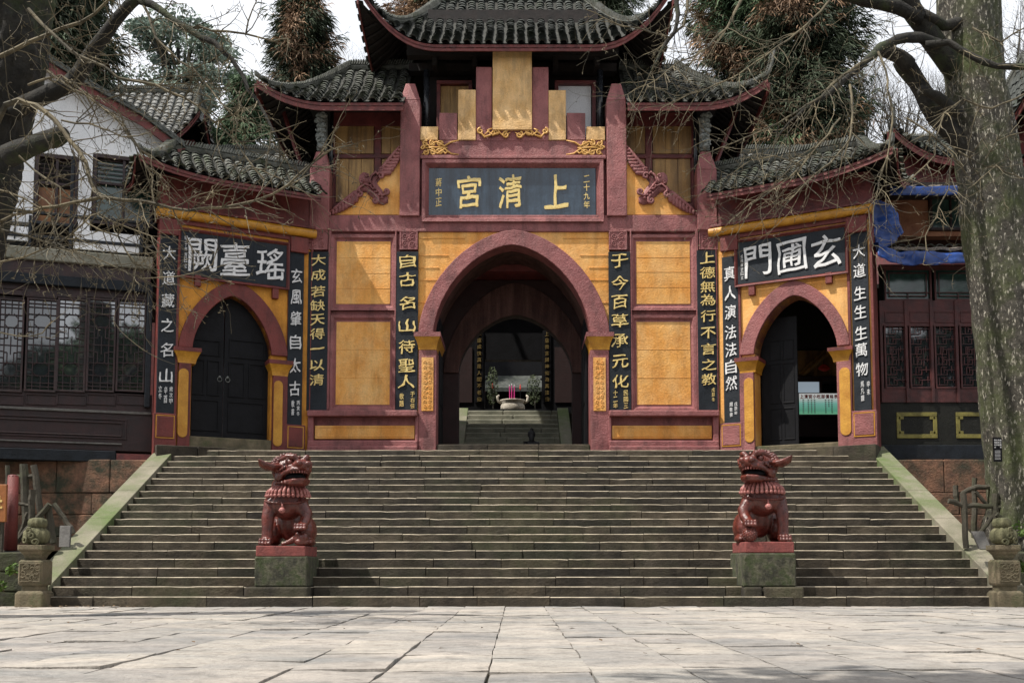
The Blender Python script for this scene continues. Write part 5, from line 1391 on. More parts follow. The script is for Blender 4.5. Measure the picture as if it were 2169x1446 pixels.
def tarp(u, v):
    A = lerpP(top, u); Bq = lerpP(bot, u)
    if v < .5: p = f_(*Bq).lerp(f_(*A), v * 2)
    else: p = f_(*A) + Vector((0, (v - .5) * 1.3, (v - .5) * .35 + .02))
    return crump(p, .8 * (1 - u * .5))
m.sheet(tarp, 90, 14); m.build('tarp_edge', 'tarp', e, smooth=True, solid=.004)
m = MB(); g2 = W2(-.3)
def tarp2(u, v):
    A = lerpP([(1845, 425), (1862, 420), (1880, 432), (1890, 440)], u); Bq = lerpP([(1855, 535), (1875, 525), (1892, 512), (1912, 492)], u); return crump(g2(*A).lerp(g2(*Bq), v), 1.1, 2.4)
m.sheet(tarp2, 16, 24); m.build('hanging_fold', 'tarp', e, smooth=True, solid=.004)
e = empty('tarpaulin', (FQ.O.x, 23.2, 7.5), label='flat blue tarpaulin strip on the upper eave, strewn with leaf litter', cat='tarpaulin')
a, b, c, d = FQ.rect(1885, 2169, 394, 413, -.1); b += EX
m = MB(); m.sheet(lambda u, v: crump(Vector((a + (b - a) * u, .1 if v < .5 else .1 + (v - .5) * 1.6, (c + (d - c) * min(v * 2, 1)) + (max(0, v - .5) * .5) + 2.7 - 7.5)), .25), 60, 10); m.build('tarp_strip', 'tarp', e, smooth=True, solid=.004)
m = MB(); m.sheet(lambda u, v: (a + (b - a) * u, .2 + v * .8, d + 2.7 - 7.5 + .045 + v * .28 + .02 * math.sin(u * 70 + v * 9)), 80, 8); m.build('litter', 'debris', e)
# ------------------------------------------------------------------ passage, inner stair, courtyard
m = MB()
a, b, c, d = FG.rect(885, 1292, 490, 955)
hw = (b - a) / 2; xc = (a + b) / 2
z3 = 3.15
# passage walls and ceiling (parts of the gate)
m.box(a - .3, a + .05, 1.5, 2.7, -.2, 5.2); m.box(b - .05, b + .3, 1.5, 2.7, -.2, 5.2)
m.box(a - .3, a + .05, 2.72, 7.4, -.2, 2.2); m.box(b - .05, b + .3, 2.72, 7.4, -.2, 2.2)
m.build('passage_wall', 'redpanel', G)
m = MB(); m.box(a - .3, b + .3, 1.5, 2.68, 4.78, 4.95)
m.build('passage_ceiling', 'redwood', G)
# flat red beam seen at the crown of the arch
F2 = Frame(0, 25.9, 0, 3.15)
m = MB(); q = F2.rect(1030, 1160, 533, 552); m.box(q[0], q[1], 1.3, 1.6, q[2], q[3]); m.build('crown_beam', 'pink', G, bevel=.02)
# door leaves folded open against the jambs
m = MB()
for s, px in ((-1, 926), (1, 1243)):
    u = FG.uz(px, 800, .4)[0]
    m = MB(); m.box(u - .03, u + .03, .55, 1.9, .0, 3.9)
    for (za, zb) in ((.15, 1.2), (1.35, 2.6), (2.75, 3.7)):
        m.box(u + (.03 if s < 0 else -.045), u + (.045 if s < 0 else -.03), .62, 1.15, za, zb); m.box(u + (.03 if s < 0 else -.045), u + (.045 if s < 0 else -.03), 1.25, 1.82, za, zb)
    m.build('gate_leaf', 'black', G, bevel=.006)
# second arch
F3 = Frame(0, 26.85, 0, 3.15)
A3 = F3.rect(972, 1212, 668, 790); O3 = F3.rect(940, 1245, 600, 790)
m = MB(); inn = arch_pts(A3[0], A3[1], A3[2], A3[3]); out = arch_pts(O3[0], O3[1], O3[2], O3[3])
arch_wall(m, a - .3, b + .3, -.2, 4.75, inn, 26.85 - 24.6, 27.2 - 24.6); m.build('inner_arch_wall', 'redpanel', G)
m = MB(); arch_ring(m, inn, out, 26.79 - 24.6, 26.95 - 24.6)
m.build('inner_arch_ring', 'darkarch', G, bevel=.01)
# threshold slab
m = MB(); zt = FG.uz(1087, 941, 0)[1]; qa, qb_ = FG.rect(925, 1250, 940, 955)[:2]
for i in range(3): m.box(qa + (qb_ - qa) * i / 3 + .003, qa + (qb_ - qa) * (i + 1) / 3 - .003, -.05, .45, -.3, zt, j=.004)
m.build('threshold', 'step', G, bevel=.02)
# inner stair
zb = 3.30
e = empty('inner_staircase', (0, 27.3, 3.1), label='narrow stone stair climbing inside the arched passage', cat='staircase')
N = 12
S0 = at(948, 930, 27.4).x + .38; S1 = at(1222, 930, 27.4).x - .38
ztop = at(1087, 872, 27.3 + .29 * N).z; ri = (ztop - 3.12) / N
for n in range(N):
    m = MB(); x = S0
    while x < S1 - .01:
        w = min(random.uniform(.9, 1.5), S1 - x)
        m.box(x + .002, x + w - .002, .29 * n, .29 * n + .4, ri * n - .1, ri * (n + 1) + .02, j=.004); x += w
    m.build('step', 'instep', e, bevel=.03)
for s in (-1, 1):
    x0 = S0 - .32 if s < 0 else S1 + .004; m = MB(); L_ = .29 * N
    m.hexa([(x0, -.3, -.1), (x0 + .32, -.3, -.1), (x0 + .32, L_, -.1), (x0, L_, -.1), (x0, -.3, .12), (x0 + .32, -.3, .12), (x0 + .32, L_, ri * N + .14), (x0, L_, ri * N + .14)])
    m.build('side_ramp', 'ramp', e, bevel=.015)
m = MB(); m.box(-6, 6, 27.3 + .29 * N + .0, 60, 2.0, ztop - .02); m.build('courtyard_floor', 'step'); S_(bpy.data.objects['courtyard_floor'])
# inner hall with doorway: dark wall, red panels, gold couplets
YH = 27.3 + .29 * N + 1.2
FH = Frame(0, YH, 0, 3.15)
e = empty('inner_hall', (0, YH, ztop), label='dark inner hall with red panels seen deep through the main arch', cat='building')
dz = 3.15 - ztop
o1 = FH.rect(1027, 1148, 762, 862)
m = MB(); zT = FH.uz(1087, 640)[1]
m.box(-4.5, o1[0], 0, .3, 0 + .0, zT + dz); m.box(o1[1], 4.5, 0, .3, 0, zT + dz); m.box(o1[0], o1[1], 0, .3, o1[3] + dz, zT + dz); 
m.box(-5, 5, -.2, .9, zT + dz - .1, zT + dz + .1); m.box(-4.5, -4.2, 0, .8, 0, zT + dz); m.box(4.2, 4.5, 0, .8, 0, zT + dz)
m.build('hall_wall', 'black', e)
m = MB()
for (xa, xb) in ((958, 1000), (1175, 1218)):
    q = FH.rect(xa, xb, 735, 852, -.03); m = MB(); m.box(q[0], q[1], -.03, .0, q[2] + dz, q[3] + dz); m.build('red_panel', 'redpanel', e)
m = MB(); m.box(o1[0], o1[1], -.05, .25, 0, .26); m.build('door_threshold', 'black', e)
board(FH, 'couplet_board', 'thin black board of tiny gold characters left of the doorway deep in the passage', 'couplet board', vq(1006, 1024, 700, 852), '大道成快真是人間不老仙', 'golddim', size=.062, off=-.04, wt=.0, bm='black', chw=.5)
board(FH, 'couplet_board', 'thin black board of tiny gold characters right of the doorway deep in the passage', 'couplet board', vq(1150, 1167, 700, 852), '上皇微言歸神仙為真法仙', 'golddim', size=.062, off=-.04, wt=.0, bm='black', chw=.5)
# incense burner in the courtyard
YB = YH + 3.4
Pb = at(1086, 862, YB); k = YB / 2265
e = empty('incense_burner', (Pb.x, YB, ztop - .02), label='round pale carved stone incense burner with upright handles in the courtyard beyond the passage', cat='incense burner')
hz = Pb.z - ztop
m = MB(); w = 26 * k
m.lathe((0, 0, hz - .35), [(w * .5, 0), (w * .85, .12), (w * 1.0, .3), (w * .98, .42), (w * .86, .50), (w * 1.02, .56), (w * 1.04, .60), (w * .9, .60), (w * .88, .55)], 32)
m.lathe((0, 0, 0), [(w * .7, 0), (w * .6, .2), (w * .4, .4), (w * .45, max(hz - .33, .5))], 20)
m.build('burner_bowl', 'burner', e, smooth=True)
m = MB()
for s in (-1, 1): m.tube([(s * w * .95, 0, hz + .15), (s * w * 1.2, 0, hz + .22), (s * w * 1.25, 0, hz + .38), (s * w * 1.1, 0, hz + .42)], [.04, .05, .05, .03], 6)
m.build('handle', 'burner', e, smooth=True)
for i, xx in enumerate((1080, 1084, 1089)):
    p = at(xx, 846, YB); tp = at(xx + (i - 1) * .8, 806 + abs(i - 1) * 2, YB); m = MB(); m.tube([(0, 0, 0), (tp.x - p.x, 0, tp.z - p.z + .0)], .018, 6)
    o = m.build('incense_stick', 'pinkstick'); o.location = (p.x, YB, p.z - .15); tag(o, ('left', 'middle', 'right')[i] + ' one of three tall magenta incense sticks standing in the stone burner', 'incense stick', 'incense sticks in the burner')
    q = MB(); q.tube([(tp.x - p.x, 0, tp.z - p.z), (tp.x - p.x, 0, tp.z - p.z + .05)], .022, 6); q.build('ash_tip', 'white', o)
# courtyard shrubs and far hall
YC = YB + 2.2
def leafball(mb, c, r_, n, size, rg, flat=1.0):
    for i in range(n):
        while True:
            p = Vector((rg.uniform(-1, 1), rg.uniform(-1, 1), rg.uniform(-1, 1)))
            if p.length < 1: break
        p = Vector((p.x * r_[0], p.y * r_[1], p.z * r_[2])) + Vector(c)
        u = Vector((rg.uniform(-1, 1), rg.uniform(-1, 1), rg.uniform(-.6, .6))).normalized(); w_ = u.cross(Vector((rg.uniform(-1, 1), rg.uniform(-1, 1), rg.uniform(-1, 1)))).normalized()
        s = size * rg.uniform(.6, 1.4)
        mb.add([p - u * s, p - w_ * s * .4 + u * s * .1, p + u * s, p + w_ * s * .4 + u * s * .1], [(0, 1, 2, 3)])
rg = random.Random(77)
for (pa, pb, ya, yb, nm) in ((1030, 1056, 772, 860, 'pale leafed courtyard shrub left of the incense burner'), (1116, 1146, 790, 860, 'pale leafed courtyard shrub right of the incense burner')):
    p = at((pa + pb) / 2, (ya + yb) / 2, YC); kk = YC / 2265; o = empty('courtyard_shrub', (p.x, YC, ztop), label=nm, cat='shrub', group='courtyard shrubs')
    m = MB(); leafball(m, (0, 0, p.z - ztop), ((pb - pa) / 2 * kk, .4, (yb - ya) / 2 * kk), 420, .05, rg); m.build('leaves', 'court2', o)
    m = MB(); m.tube([(0, 0, 0), (.05, 0, p.z - ztop)], [.05, .02], 6); m.build('stem', 'bark', o)
for (xx, yy) in ((1043, 824), (1102, 826)):
    p = at(xx, yy, YC + .5); o = MB(); o.lathe((0, 0, 0), [(.012, 0), (.03, .05), (.02, .16), (.004, .22)], 8); q = o.build('candle_flame_lamp', 'lantern'); q.location = p; tag(q, 'small red candle lamp %s the incense burner in the courtyard' % ('left of' if xx < 1080 else 'right of'), 'candle lamp')
    m = MB(); m.tube([(0, 0, ztop - p.z), (0, 0, 0)], .012, 5); m.build('stand', 'black', q)
yf = YC + 5
e = empty('far_hall', (0, yf, ztop), label='shadowed far hall behind the courtyard shrubs', cat='building')
m = MB(); m.box(-9, 9, 0, .3, 0, 7); m.build('hall_wall', 'black', e)
m = MB()
for x in (-2.2, -1.1, 1.1, 2.2): m.tube([(x, -.4, 0), (x, -.4, 3)], .12, 8)
m.build('column', 'black', e); m = MB(); m.hexa([(-6, -1.2, 2.35), (6, -1.2, 2.35), (6, 1, 3.6), (-6, 1, 3.6), (-6, -1.2, 2.5), (6, -1.2, 2.5), (6, 1, 3.75), (-6, 1, 3.75)]); m.build('roof', 'tiledk', e)

# ------------------------------------------------------------------ crouching person behind the threshold
def skin(name, joints, edges, radii, m, parent, sub=2, loc=None):
    me = bpy.data.meshes.new(name); me.from_pydata([tuple(j) for j in joints], edges, []); o = bpy.data.objects.new(name, me); COL.objects.link(o)
    s = o.modifiers.new('k', 'SKIN'); s.use_smooth_shade = True
    for i, rr in enumerate(radii):
        v = me.skin_vertices[0].data[i]; v.radius = rr if isinstance(rr, tuple) else (rr, rr); v.use_root = (i == 0)
    d = o.modifiers.new('d', 'SUBSURF'); d.levels = sub; d.render_levels = sub
    bpy.context.view_layer.update(); r_ = bpy.data.meshes.new_from_object(o.evaluated_get(bpy.context.evaluated_depsgraph_get()))
    bpy.data.objects.remove(o); r_.materials.clear(); r_.materials.append(M[m]); ob = bpy.data.objects.new(name, r_); COL.objects.link(ob); ob.parent = parent
    if len(r_.polygons): r_.polygons.foreach_set('use_smooth', [True] * len(r_.polygons))
    return ob
pz = 3.10
pp = at(1126, 925, 26.4)
pe = empty('person', (pp.x, 26.4, pz), label='person in black crouching on the floor just behind the arch threshold', cat='person')
J = [(0, 0, .22), (0, -.04, .42), (0, -.02, .56), (0, .0, .63), (0, .02, .70), (0, .03, .80), (0, .03, .84),
     (-.15, -.01, .57), (-.19, .10, .36), (-.10, .28, .34), (.15, -.01, .57), (.19, .10, .36), (.10, .28, .34),
     (-.10, .02, .20), (-.16, .32, .44), (-.15, .16, .05), (-.15, .34, .03), (.10, .02, .20), (.16, .32, .44), (.15, .16, .05), (.15, .34, .03)]
Ed = [(0, 1), (1, 2), (2, 3), (3, 4), (4, 5), (5, 6), (2, 7), (7, 8), (8, 9), (2, 10), (10, 11), (11, 12), (0, 13), (13, 14), (14, 15), (15, 16), (0, 17), (17, 18), (18, 19), (19, 20)]
Ra = [(.17, .13), (.15, .11), (.13, .09), .055, .06, .095, .06, .065, .048, .03, .065, .048, .03, .09, .065, .045, .04, .09, .065, .045, .04]
skin('body', J, Ed, Ra, 'hair', pe)
m = MB(); m.ell((0, -.0, .79), (.095, .11, .12), 14, 10); m.ell((0, -.07, .70), (.07, .05, .11), 10, 8); m.tube([(-.03, -.06, .90), (.0, -.07, .93), (.04, -.05, .90)], .02, 6); m.build('hair', 'hair', pe, smooth=True)

# ------------------------------------------------------------------ inside the right side arch
FI = Frame(FR.O.x + 1.6, FR.O.y + 2.4, 0, 3.15)
e = empty('shop_room', (FI.O.x, FI.O.y, 3.15), label='dim timber shop room seen through the open right side arch', cat='room')
m = MB(); a = FI.uz(1600, 800)[0]; b = FI.uz(1830, 800)[0]
def fb(mb, x0, x1, y0, y1, fo, bo): q = FI.rect(x0, x1, y0, y1, fo); mb.box(q[0], q[1], fo, bo, q[2], q[3])
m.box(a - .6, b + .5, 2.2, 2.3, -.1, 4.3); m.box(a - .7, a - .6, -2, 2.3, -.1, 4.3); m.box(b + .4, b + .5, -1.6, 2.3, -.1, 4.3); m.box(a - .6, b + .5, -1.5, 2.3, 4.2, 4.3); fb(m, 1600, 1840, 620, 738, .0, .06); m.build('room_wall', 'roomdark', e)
m = MB(); 
for i in range(9):
    fb(m, 1690 + i * 11, 1700.5 + i * 11, 742, 800, .5, .53)
m.build('plank_wall', 'wood', e)
m = MB(); A_, B_ = FI.uz(1700, 795, .2), FI.uz(1756, 746, .2)
m.tube([(A_[0], .2, A_[1]), (B_[0], .2, B_[1])], .05, 4); A_, B_ = FI.uz(1694, 790, .25), FI.uz(1748, 742, .25); m.tube([(A_[0], .25, A_[1]), (B_[0], .25, B_[1])], .04, 4); m.build('stair_string', 'wood', e)
m = MB(); fb(m, 1600, 1790, 796, 808, .1, .5); fb(m, 1736, 1742, 800, 836, .1, .2); fb(m, 1600, 1800, 880, 925, -.1, .6); fb(m, 1600, 1800, 877, 884, -.16, .6); m.build('counter', 'maroon', e, bevel=.01)
m = MB(); fb(m, 1690, 1735, 807, 831, .14, .16); m.build('counter_window', 'windowlit', e)
q = FI.rect(1693, 1776, 833, 881, -.14)
sg = empty('price_board', ((q[0] + q[1]) / 2 + FI.O.x, FI.O.y - .14, 3.15 + q[2]), label='white and green price list board with a red heading on the shop counter', cat='price board')
w, h = q[1] - q[0], q[3] - q[2]
m = MB(); m.box(-w / 2, w / 2, -.01, .01, 0, h); m.build('board', 'pricegreen', sg)
t = MB()
for i, ch in enumerate('上清宮小吃部價格表'): text_into(t, ch, -w / 2 + w * (i + .6) / 9.2, h * .86, w * .09, h * .17, -.01, .004, .03, brush=False)
t.build('red_heading', 'lantern', sg)
t = MB()
for cx_ in (-.40, -.27, -.19, -.11, .17, .25, .33):
    for i in range(7 if cx_ != .25 else 4): t.box(w * cx_ - .02, w * cx_ + .02, -.014, -.009, h * (.68 - i * .09), h * (.68 - i * .09) + .028)
t.build('price_rows', 'white', sg)
p = at(1745, 783, FI.O.y); o = empty('silk_flower', (p.x, FI.O.y, p.z - .05), label='red paper rosette hanging above the shop counter in the right side arch', cat='rosette')
m = MB()
for i in range(9):
    a_ = math.pi * (i + .5) / 9; m.ell((.10 * math.cos(a_), -.02, .07 + .07 * math.sin(a_)), (.055, .05, .04), 8, 6, Matrix.Rotation(a_, 3, 'Y'))
m.ell((0, -.04, .06), (.12, .06, .06), 10, 6); m.build('petals', 'lantern', o, smooth=True)
m = MB(); m.tube([(0, 0, .1), (0, 0, .3)], .006, 4); m.build('cord', 'black', o)
# ------------------------------------------------------------------ bare trees
class Tree:
    def __init__(s, seed): s.r = random.Random(seed); s.limb = MB(); s.tw = MB(); s.n = 0
    def wob(s, p, q, n, amp):
        """wandering path between two points"""
        p, q = Vector(p), Vector(q); L = (q - p).length; out = [p]; off = Vector((0, 0, 0))
        for i in range(1, n):
            t = i / n; off += Vector((s.r.gauss(0, 1), s.r.gauss(0, 1), s.r.gauss(0, 1))) * amp * L / n
            out.append(p.lerp(q, t) + off * math.sin(math.pi * t) * 1.5)
        out.append(q); return out
    def twig(s, p, d, L, rad, depth):
        """thin drooping twig with short spurs"""
        if s.n > 26000: return
        n = max(3, int(L / .10)); pts = [Vector(p)]; d = Vector(d).normalized(); kink = .30
        for i in range(n):
            d = (d + Vector((s.r.gauss(0, kink), s.r.gauss(0, kink) * .7, s.r.gauss(0, kink))) * .5 + Vector((0, 0, s.up * .05))).normalized()
            pts.append(pts[-1] + d * (L / n))
        rs = [max(rad * (1 - .72 * i / n), .0021) for i in range(n + 1)]
        s.tw.tube(pts, rs, 4 if rad > .012 else 3, cap=False); s.n += 1
        for i in range(1, n + 1):   # spurs (short knobby shoots)
            if s.r.random() < .45 and depth >= 1:
                q = Vector((s.r.gauss(0, 1), s.r.gauss(0, 1), s.r.gauss(0, 1))).normalized(); s.tw.tube([pts[i], pts[i] + q * s.r.uniform(.02, .045)], [.006, .004], 3, cap=False)
        if depth < s.maxd:
            k = max(1, int(L / (.22 if depth else .30) * s.dens))
            for _ in range(k):
                i = s.r.randint(1, n); dd = pts[i] - pts[i - 1]; dd.normalize()
                side = dd.cross(Vector((s.r.gauss(0, 1), s.r.gauss(0, 1), s.r.gauss(0, 1)))).normalized()
                nd_ = (dd * s.r.uniform(.4, 1.0) + side * s.r.uniform(.5, 1.0) + Vector((0, 0, s.droop)))
                s.twig(pts[i], nd_, L * s.r.uniform(.35, .65), rs[i] * .7, depth + 1)
    def guide(s, P, r0, r1, Ys, twigs=6, tl=(.6, 1.3), tr=.009, limb=None, amp=.05, start=.15, bias=None, dens=None):
        """photo-measured limb: list of (px, py) with distances interpolated between Ys"""
        n = len(P); W = []
        for i, (x, y) in enumerate(P): W.append(at(x, y, Ys[0] + (Ys[1] - Ys[0]) * i / max(n - 1, 1)))
        pts = []
        for a, b in zip(W[:-1], W[1:]):
            L = (b - a).length; pts += s.wob(a, b, max(2, int(L / .16)), amp)[:-1]
        pts.append(W[-1]); N = len(pts); lump = [1 + s.r.uniform(-.07, .12) for _ in pts]
        rs = [(r0 + (r1 - r0) * (i / (N - 1))) * lump[i] for i in range(N)]
        (s.limb if (limb if limb is not None else r0 > .03) else s.tw).tube(pts, rs, 10 if r0 > .08 else 6)
        for k in range(twigs):
            i = int(N * (start + (1 - start) * (k + s.r.random()) / twigs)); i = min(max(i, 1), N - 1)
            dd = (pts[i] - pts[i - 1]).normalized(); side = dd.cross(Vector((s.r.gauss(0, 1), s.r.gauss(0, .6), s.r.gauss(0, 1)))).normalized()
            v = dd * s.r.uniform(.3, .9) + side * s.r.uniform(.6, 1.1) + (bias or Vector((0, 0, s.droop)))
            s.twig(pts[i], v, s.r.uniform(*tl), min(tr, rs[i] * .75), 0)
        return pts
# left tree -------------------------------------------------------
T = Tree(12); T.up = .0; T.droop = -.10; T.maxd = 2; T.dens = 1.0
LT = empty('bare_tree', tuple(at(-40, 1150, 13.0)[:2]) + (0,), label='dark mossy bare tree at the left edge whose twigs hang over the white hall', cat='tree')
def trunkmesh(P, Ys, name, m, root, n=26, rough=.07, seed=0, K=40, ridge=0.0):
    """P: list of (xleft, xright, y); lobed trunk with furrows"""
    mb = MB(); N = len(P); rings = []
    r_ = random.Random(seed)
    for i in range(K + 1):
        t = i / K * (N - 1); k = min(int(t), N - 2); f = t - k; f2 = f * f * (3 - 2 * f) if False else f
        xl = P[k][0] + (P[k + 1][0] - P[k][0]) * f; xr = P[k][1] + (P[k + 1][1] - P[k][1]) * f; y = P[k][2] + (P[k + 1][2] - P[k][2]) * f
        Y = Ys[0] + (Ys[1] - Ys[0]) * i / K; a, b = at(xl, y, Y), at(xr, y, Y); c = (a + b) / 2; rd_ = (b - a).length / 2
        for j in range(n):
            th = 2 * math.pi * j / n; q = 1 + rough * noise.noise(Vector((math.cos(th) * 2.2 + seed, math.sin(th) * 2.2, i * 6.4 / K))) * 2 + rough * .6 * noise.noise(Vector((math.cos(th) * 7, math.sin(th) * 7 + seed, i * 12 / K)))
            if ridge: q -= ridge / rd_ * (1 - abs(noise.noise(Vector((math.cos(th) * 9, math.sin(th) * 9 + seed, i * 34 / K)))) * 3) ; q += ridge / rd_
            mb.v.append((c.x + rd_ * q * math.cos(th), c.y + rd_ * q * math.sin(th), c.z))
    for i in range(K):
        for j in range(n):
            a = i * n + j; b = i * n + (j + 1) % n; mb.f.append((a, b, b + n, a + n))
    o = mb.build(name, m, root, smooth=True, xf=Matrix.Translation(-root.location)); return o
trunkmesh([(-190, -60, 1290), (-170, -45, 900), (-150, -12, 560), (-120, 18, 440), (-80, 40, 330), (-60, 72, 200), (-40, 92, 100), (-40, 104, 0), (-40, 110, -160)], (13.2, 13.0), 'trunk', 'barkd', LT, seed=3, rough=.1, n=90, K=150, ridge=.02)
g = T.guide
g([(20, 330), (60, 312), (100, 296), (134, 284)], .14, .10, (12.6, 12.2), twigs=5, tl=(.3, .8))
g([(30, 235), (90, 205), (150, 178), (190, 120), (240, 50), (300, -10)], .12, .055, (12.8, 12.2), twigs=16, tl=(.5, 1.2), amp=.04)
g([(290, 0), (345, 25), (400, 62), (455, 90), (490, 125), (525, 190), (560, 240), (590, 300)], .05, .012, (12.2, 11.6), twigs=26, tl=(.4, 1.0), amp=.05)
g([(400, 62), (450, 66), (520, 72), (580, 88), (610, 82)], .016, .006, (12.1, 11.8), twigs=8, tl=(.3, .6))
g([(520, 75), (535, 20), (545, -20)], .009, .006, (11.9, 11.8), twigs=4, tl=(.2, .4))
g([(300, 5), (330, 80), (380, 130), (430, 170), (500, 250)], .016, .006, (12.2, 11.6), twigs=14, tl=(.3, .9))
g([(-5, 260), (12, 222), (40, 212), (78, 224), (118, 256), (150, 300), (182, 345), (196, 395), (214, 418)], .034, .018, (11.6, 11.0), twigs=24, tl=(.4, 1.0), amp=.02, limb=False)
g([(214, 418), (260, 424), (330, 432), (400, 446), (470, 440), (540, 425), (610, 392), (655, 350), (700, 318)], .020, .008, (11.0, 10.8), twigs=26, tl=(.35, .85), amp=.03, limb=False)
g([(660, 348), (700, 300), (715, 262)], .008, .004, (10.8, 10.7), twigs=4, tl=(.2, .4), limb=False)
g([(640, 372), (690, 322), (748, 306), (742, 292)], .007, .004, (10.8, 10.7), twigs=3, tl=(.1, .3), limb=False)
g([(214, 418), (150, 430), (90, 440), (30, 455), (-30, 480)], .018, .012, (11.0, 10.8), twigs=22, tl=(.4, 1.0), limb=False)
g([(60, 20), (110, 70), (170, 120), (250, 165), (330, 180), (420, 225), (500, 300), (560, 380)], .022, .008, (11.9, 11.0), twigs=30, tl=(.4, 1.1), limb=False)
g([(100, 150), (180, 200), (260, 260), (300, 330), (322, 400), (330, 470)], .016, .007, (12.0, 11.2), twigs=24, tl=(.4, 1.0), limb=False)
g([(-20, 480), (60, 500), (120, 520), (180, 470), (250, 500), (290, 560), (280, 610)], .013, .006, (10.8, 10.6), twigs=26, tl=(.4, .9), limb=False)
g([(-20, 560), (50, 545), (110, 520), (200, 545), (300, 590), (380, 585), (450, 560), (462, 520)], .010, .004, (10.8, 10.5), twigs=20, tl=(.3, .7), limb=False)
g([(-20, 700), (40, 712), (90, 705), (110, 680)], .009, .004, (10.8, 10.6), twigs=5, tl=(.2, .4), limb=False)
g([(60, 180), (130, 160), (200, 210), (260, 200), (340, 240)], .014, .006, (12.2, 11.4), twigs=16, tl=(.4, 1.0), limb=False)
g([(0, 120), (60, 90), (130, 60), (200, 30), (260, -20)], .03, .012, (12.4, 12.0), twigs=20, tl=(.4, 1.0), limb=False)
g([(40, 330), (100, 380), (160, 430), (240, 470), (320, 500), (360, 540)], .012, .005, (11.2, 10.8), twigs=24, tl=(.4, .9), limb=False)
g([(300, 420), (290, 470), (310, 520), (300, 560)], .008, .004, (11.0, 10.9), twigs=8, tl=(.3, .5), limb=False)
g([(-10, 400), (50, 420), (110, 460), (130, 520), (110, 560)], .011, .005, (11.0, 10.8), twigs=18, tl=(.3, .8), limb=False)
g([(130, 255), (190, 262), (260, 290), (320, 280)], .011, .005, (11.5, 11.1), twigs=10, tl=(.3, .8), limb=False)
xf = Matrix.Translation(-LT.location)
T.limb.build('limb', 'barkd', LT, smooth=True, xf=xf); T.tw.build('twigs', 'twig', LT, xf=xf)
# right tree ------------------------------------------------------
T = Tree(31); T.up = .0; T.droop = -.12; T.maxd = 2; T.dens = .7; g = T.guide
RT = empty('bare_tree', tuple(at(2180, 1150, 19.0)[:2]) + (.8,), label='huge grey mossy tree leaning along the right edge with bare arching limbs', cat='tree')
trunkmesh([(2080, 2330, 1180), (2098, 2300, 1060), (2092, 2262, 940), (2078, 2222, 800), (2062, 2200, 640), (2046, 2172, 500), (2034, 2160, 380), (2018, 2142, 280), (2008, 2124, 180), (2000, 2116, 100), (1992, 2112, 0), (1985, 2112, -160)], (18.6, 18.4), 'trunk', 'bark', RT, n=110, seed=9, rough=.05, K=190, ridge=.012)
g([(2060, 330), (2020, 285), (1985, 250), (1955, 195), (1925, 150), (1905, 125)], .17, .15, (18.4, 18.0), twigs=6, tl=(.4, .9), amp=.02)
g([(2040, 170), (1995, 115), (1965, 70), (1930, 20), (1915, -30)], .20, .15, (18.4, 17.8), twigs=8, tl=(.4, 1.0), amp=.02)
g([(1950, 40), (1900, 15), (1850, 5), (1780, -12)], .12, .10, (17.9, 17.6), twigs=8, tl=(.5, 1.2), amp=.02)
g([(2060, 40), (2000, 55), (1955, 30)], .10, .09, (18.2, 17.9), twigs=3, amp=.02)
g([(1990, 95), (1950, 80), (1900, 84), (1865, 100), (1835, 128), (1800, 160), (1760, 195), (1700, 235), (1640, 300)], .10, .008, (17.9, 16.0), twigs=36, tl=(.5, 1.3), amp=.03)
g([(2030, 240), (1985, 205), (1950, 190)], .10, .08, (18, 17.7), twigs=4, amp=.02)
g([(1865, 105), (1905, 120), (1925, 140)], .1, .14, (17.7, 17.9), twigs=3, amp=.02)
g([(1960, 95), (2010, 90), (2060, 120), (2110, 140), (2169, 142), (2220, 130)], .06, .045, (17.6, 17.0), twigs=14, tl=(.5, 1.1), amp=.03)
g([(1850, 120), (1800, 150), (1740, 205), (1650, 260), (1560, 300), (1480, 330)], .024, .006, (17.0, 15.0), twigs=34, tl=(.5, 1.2), amp=.03, limb=False)
g([(1780, 250), (1740, 300), (1700, 350), (1640, 400), (1590, 430), (1545, 470)], .016, .006, (15.5, 14.6), twigs=30, tl=(.5, 1.0), limb=False)
g([(1800, 180), (1806, 240), (1800, 295), (1760, 345), (1700, 395), (1660, 440)], .020, .007, (15.8, 14.8), twigs=28, tl=(.4, 1.1), limb=False)
g([(1860, 110), (1880, 190), (1890, 260), (1880, 330), (1860, 400), (1850, 470)], .018, .006, (16.2, 15.0), twigs=26, tl=(.4, 1.1), limb=False)
g([(1920, 250), (1990, 300), (2018, 330), (2010, 400), (1985, 460), (1960, 500), (1955, 560)], .014, .006, (15.5, 15.0), twigs=22, tl=(.4, 1.0), limb=False)
g([(2169, 200), (2100, 230), (2040, 210), (2000, 240), (1980, 330), (1930, 380), (1870, 395), (1840, 440), (1850, 520)], .016, .006, (15.8, 15.0), twigs=34, tl=(.4, 1.0), limb=False)
g([(2030, 320), (2080, 350), (2110, 300), (2169, 280)], .012, .006, (15.6, 15.2), twigs=16, tl=(.4, .9), limb=False)
g([(1570, 0), (1540, 60), (1500, 100), (1440, 130), (1390, 170), (1330, 200)], .022, .006, (16.6, 15.4), twigs=34, tl=(.4, 1.0), limb=False)
g([(1430, -30), (1436, 30), (1428, 70), (1400, 110), (1380, 150)], .05, .02, (17, 16.6), twigs=20, tl=(.4, 1.0), amp=.04)
g([(1454, -30), (1456, 20), (1448, 55), (1430, 70)], .028, .018, (17, 16.8), twigs=8, tl=(.4, .9), amp=.04)
g([(1420, 80), (1360, 62), (1300, 48), (1240, 20)], .014, .006, (16.6, 16.2), twigs=14, tl=(.3, .9), limb=False)
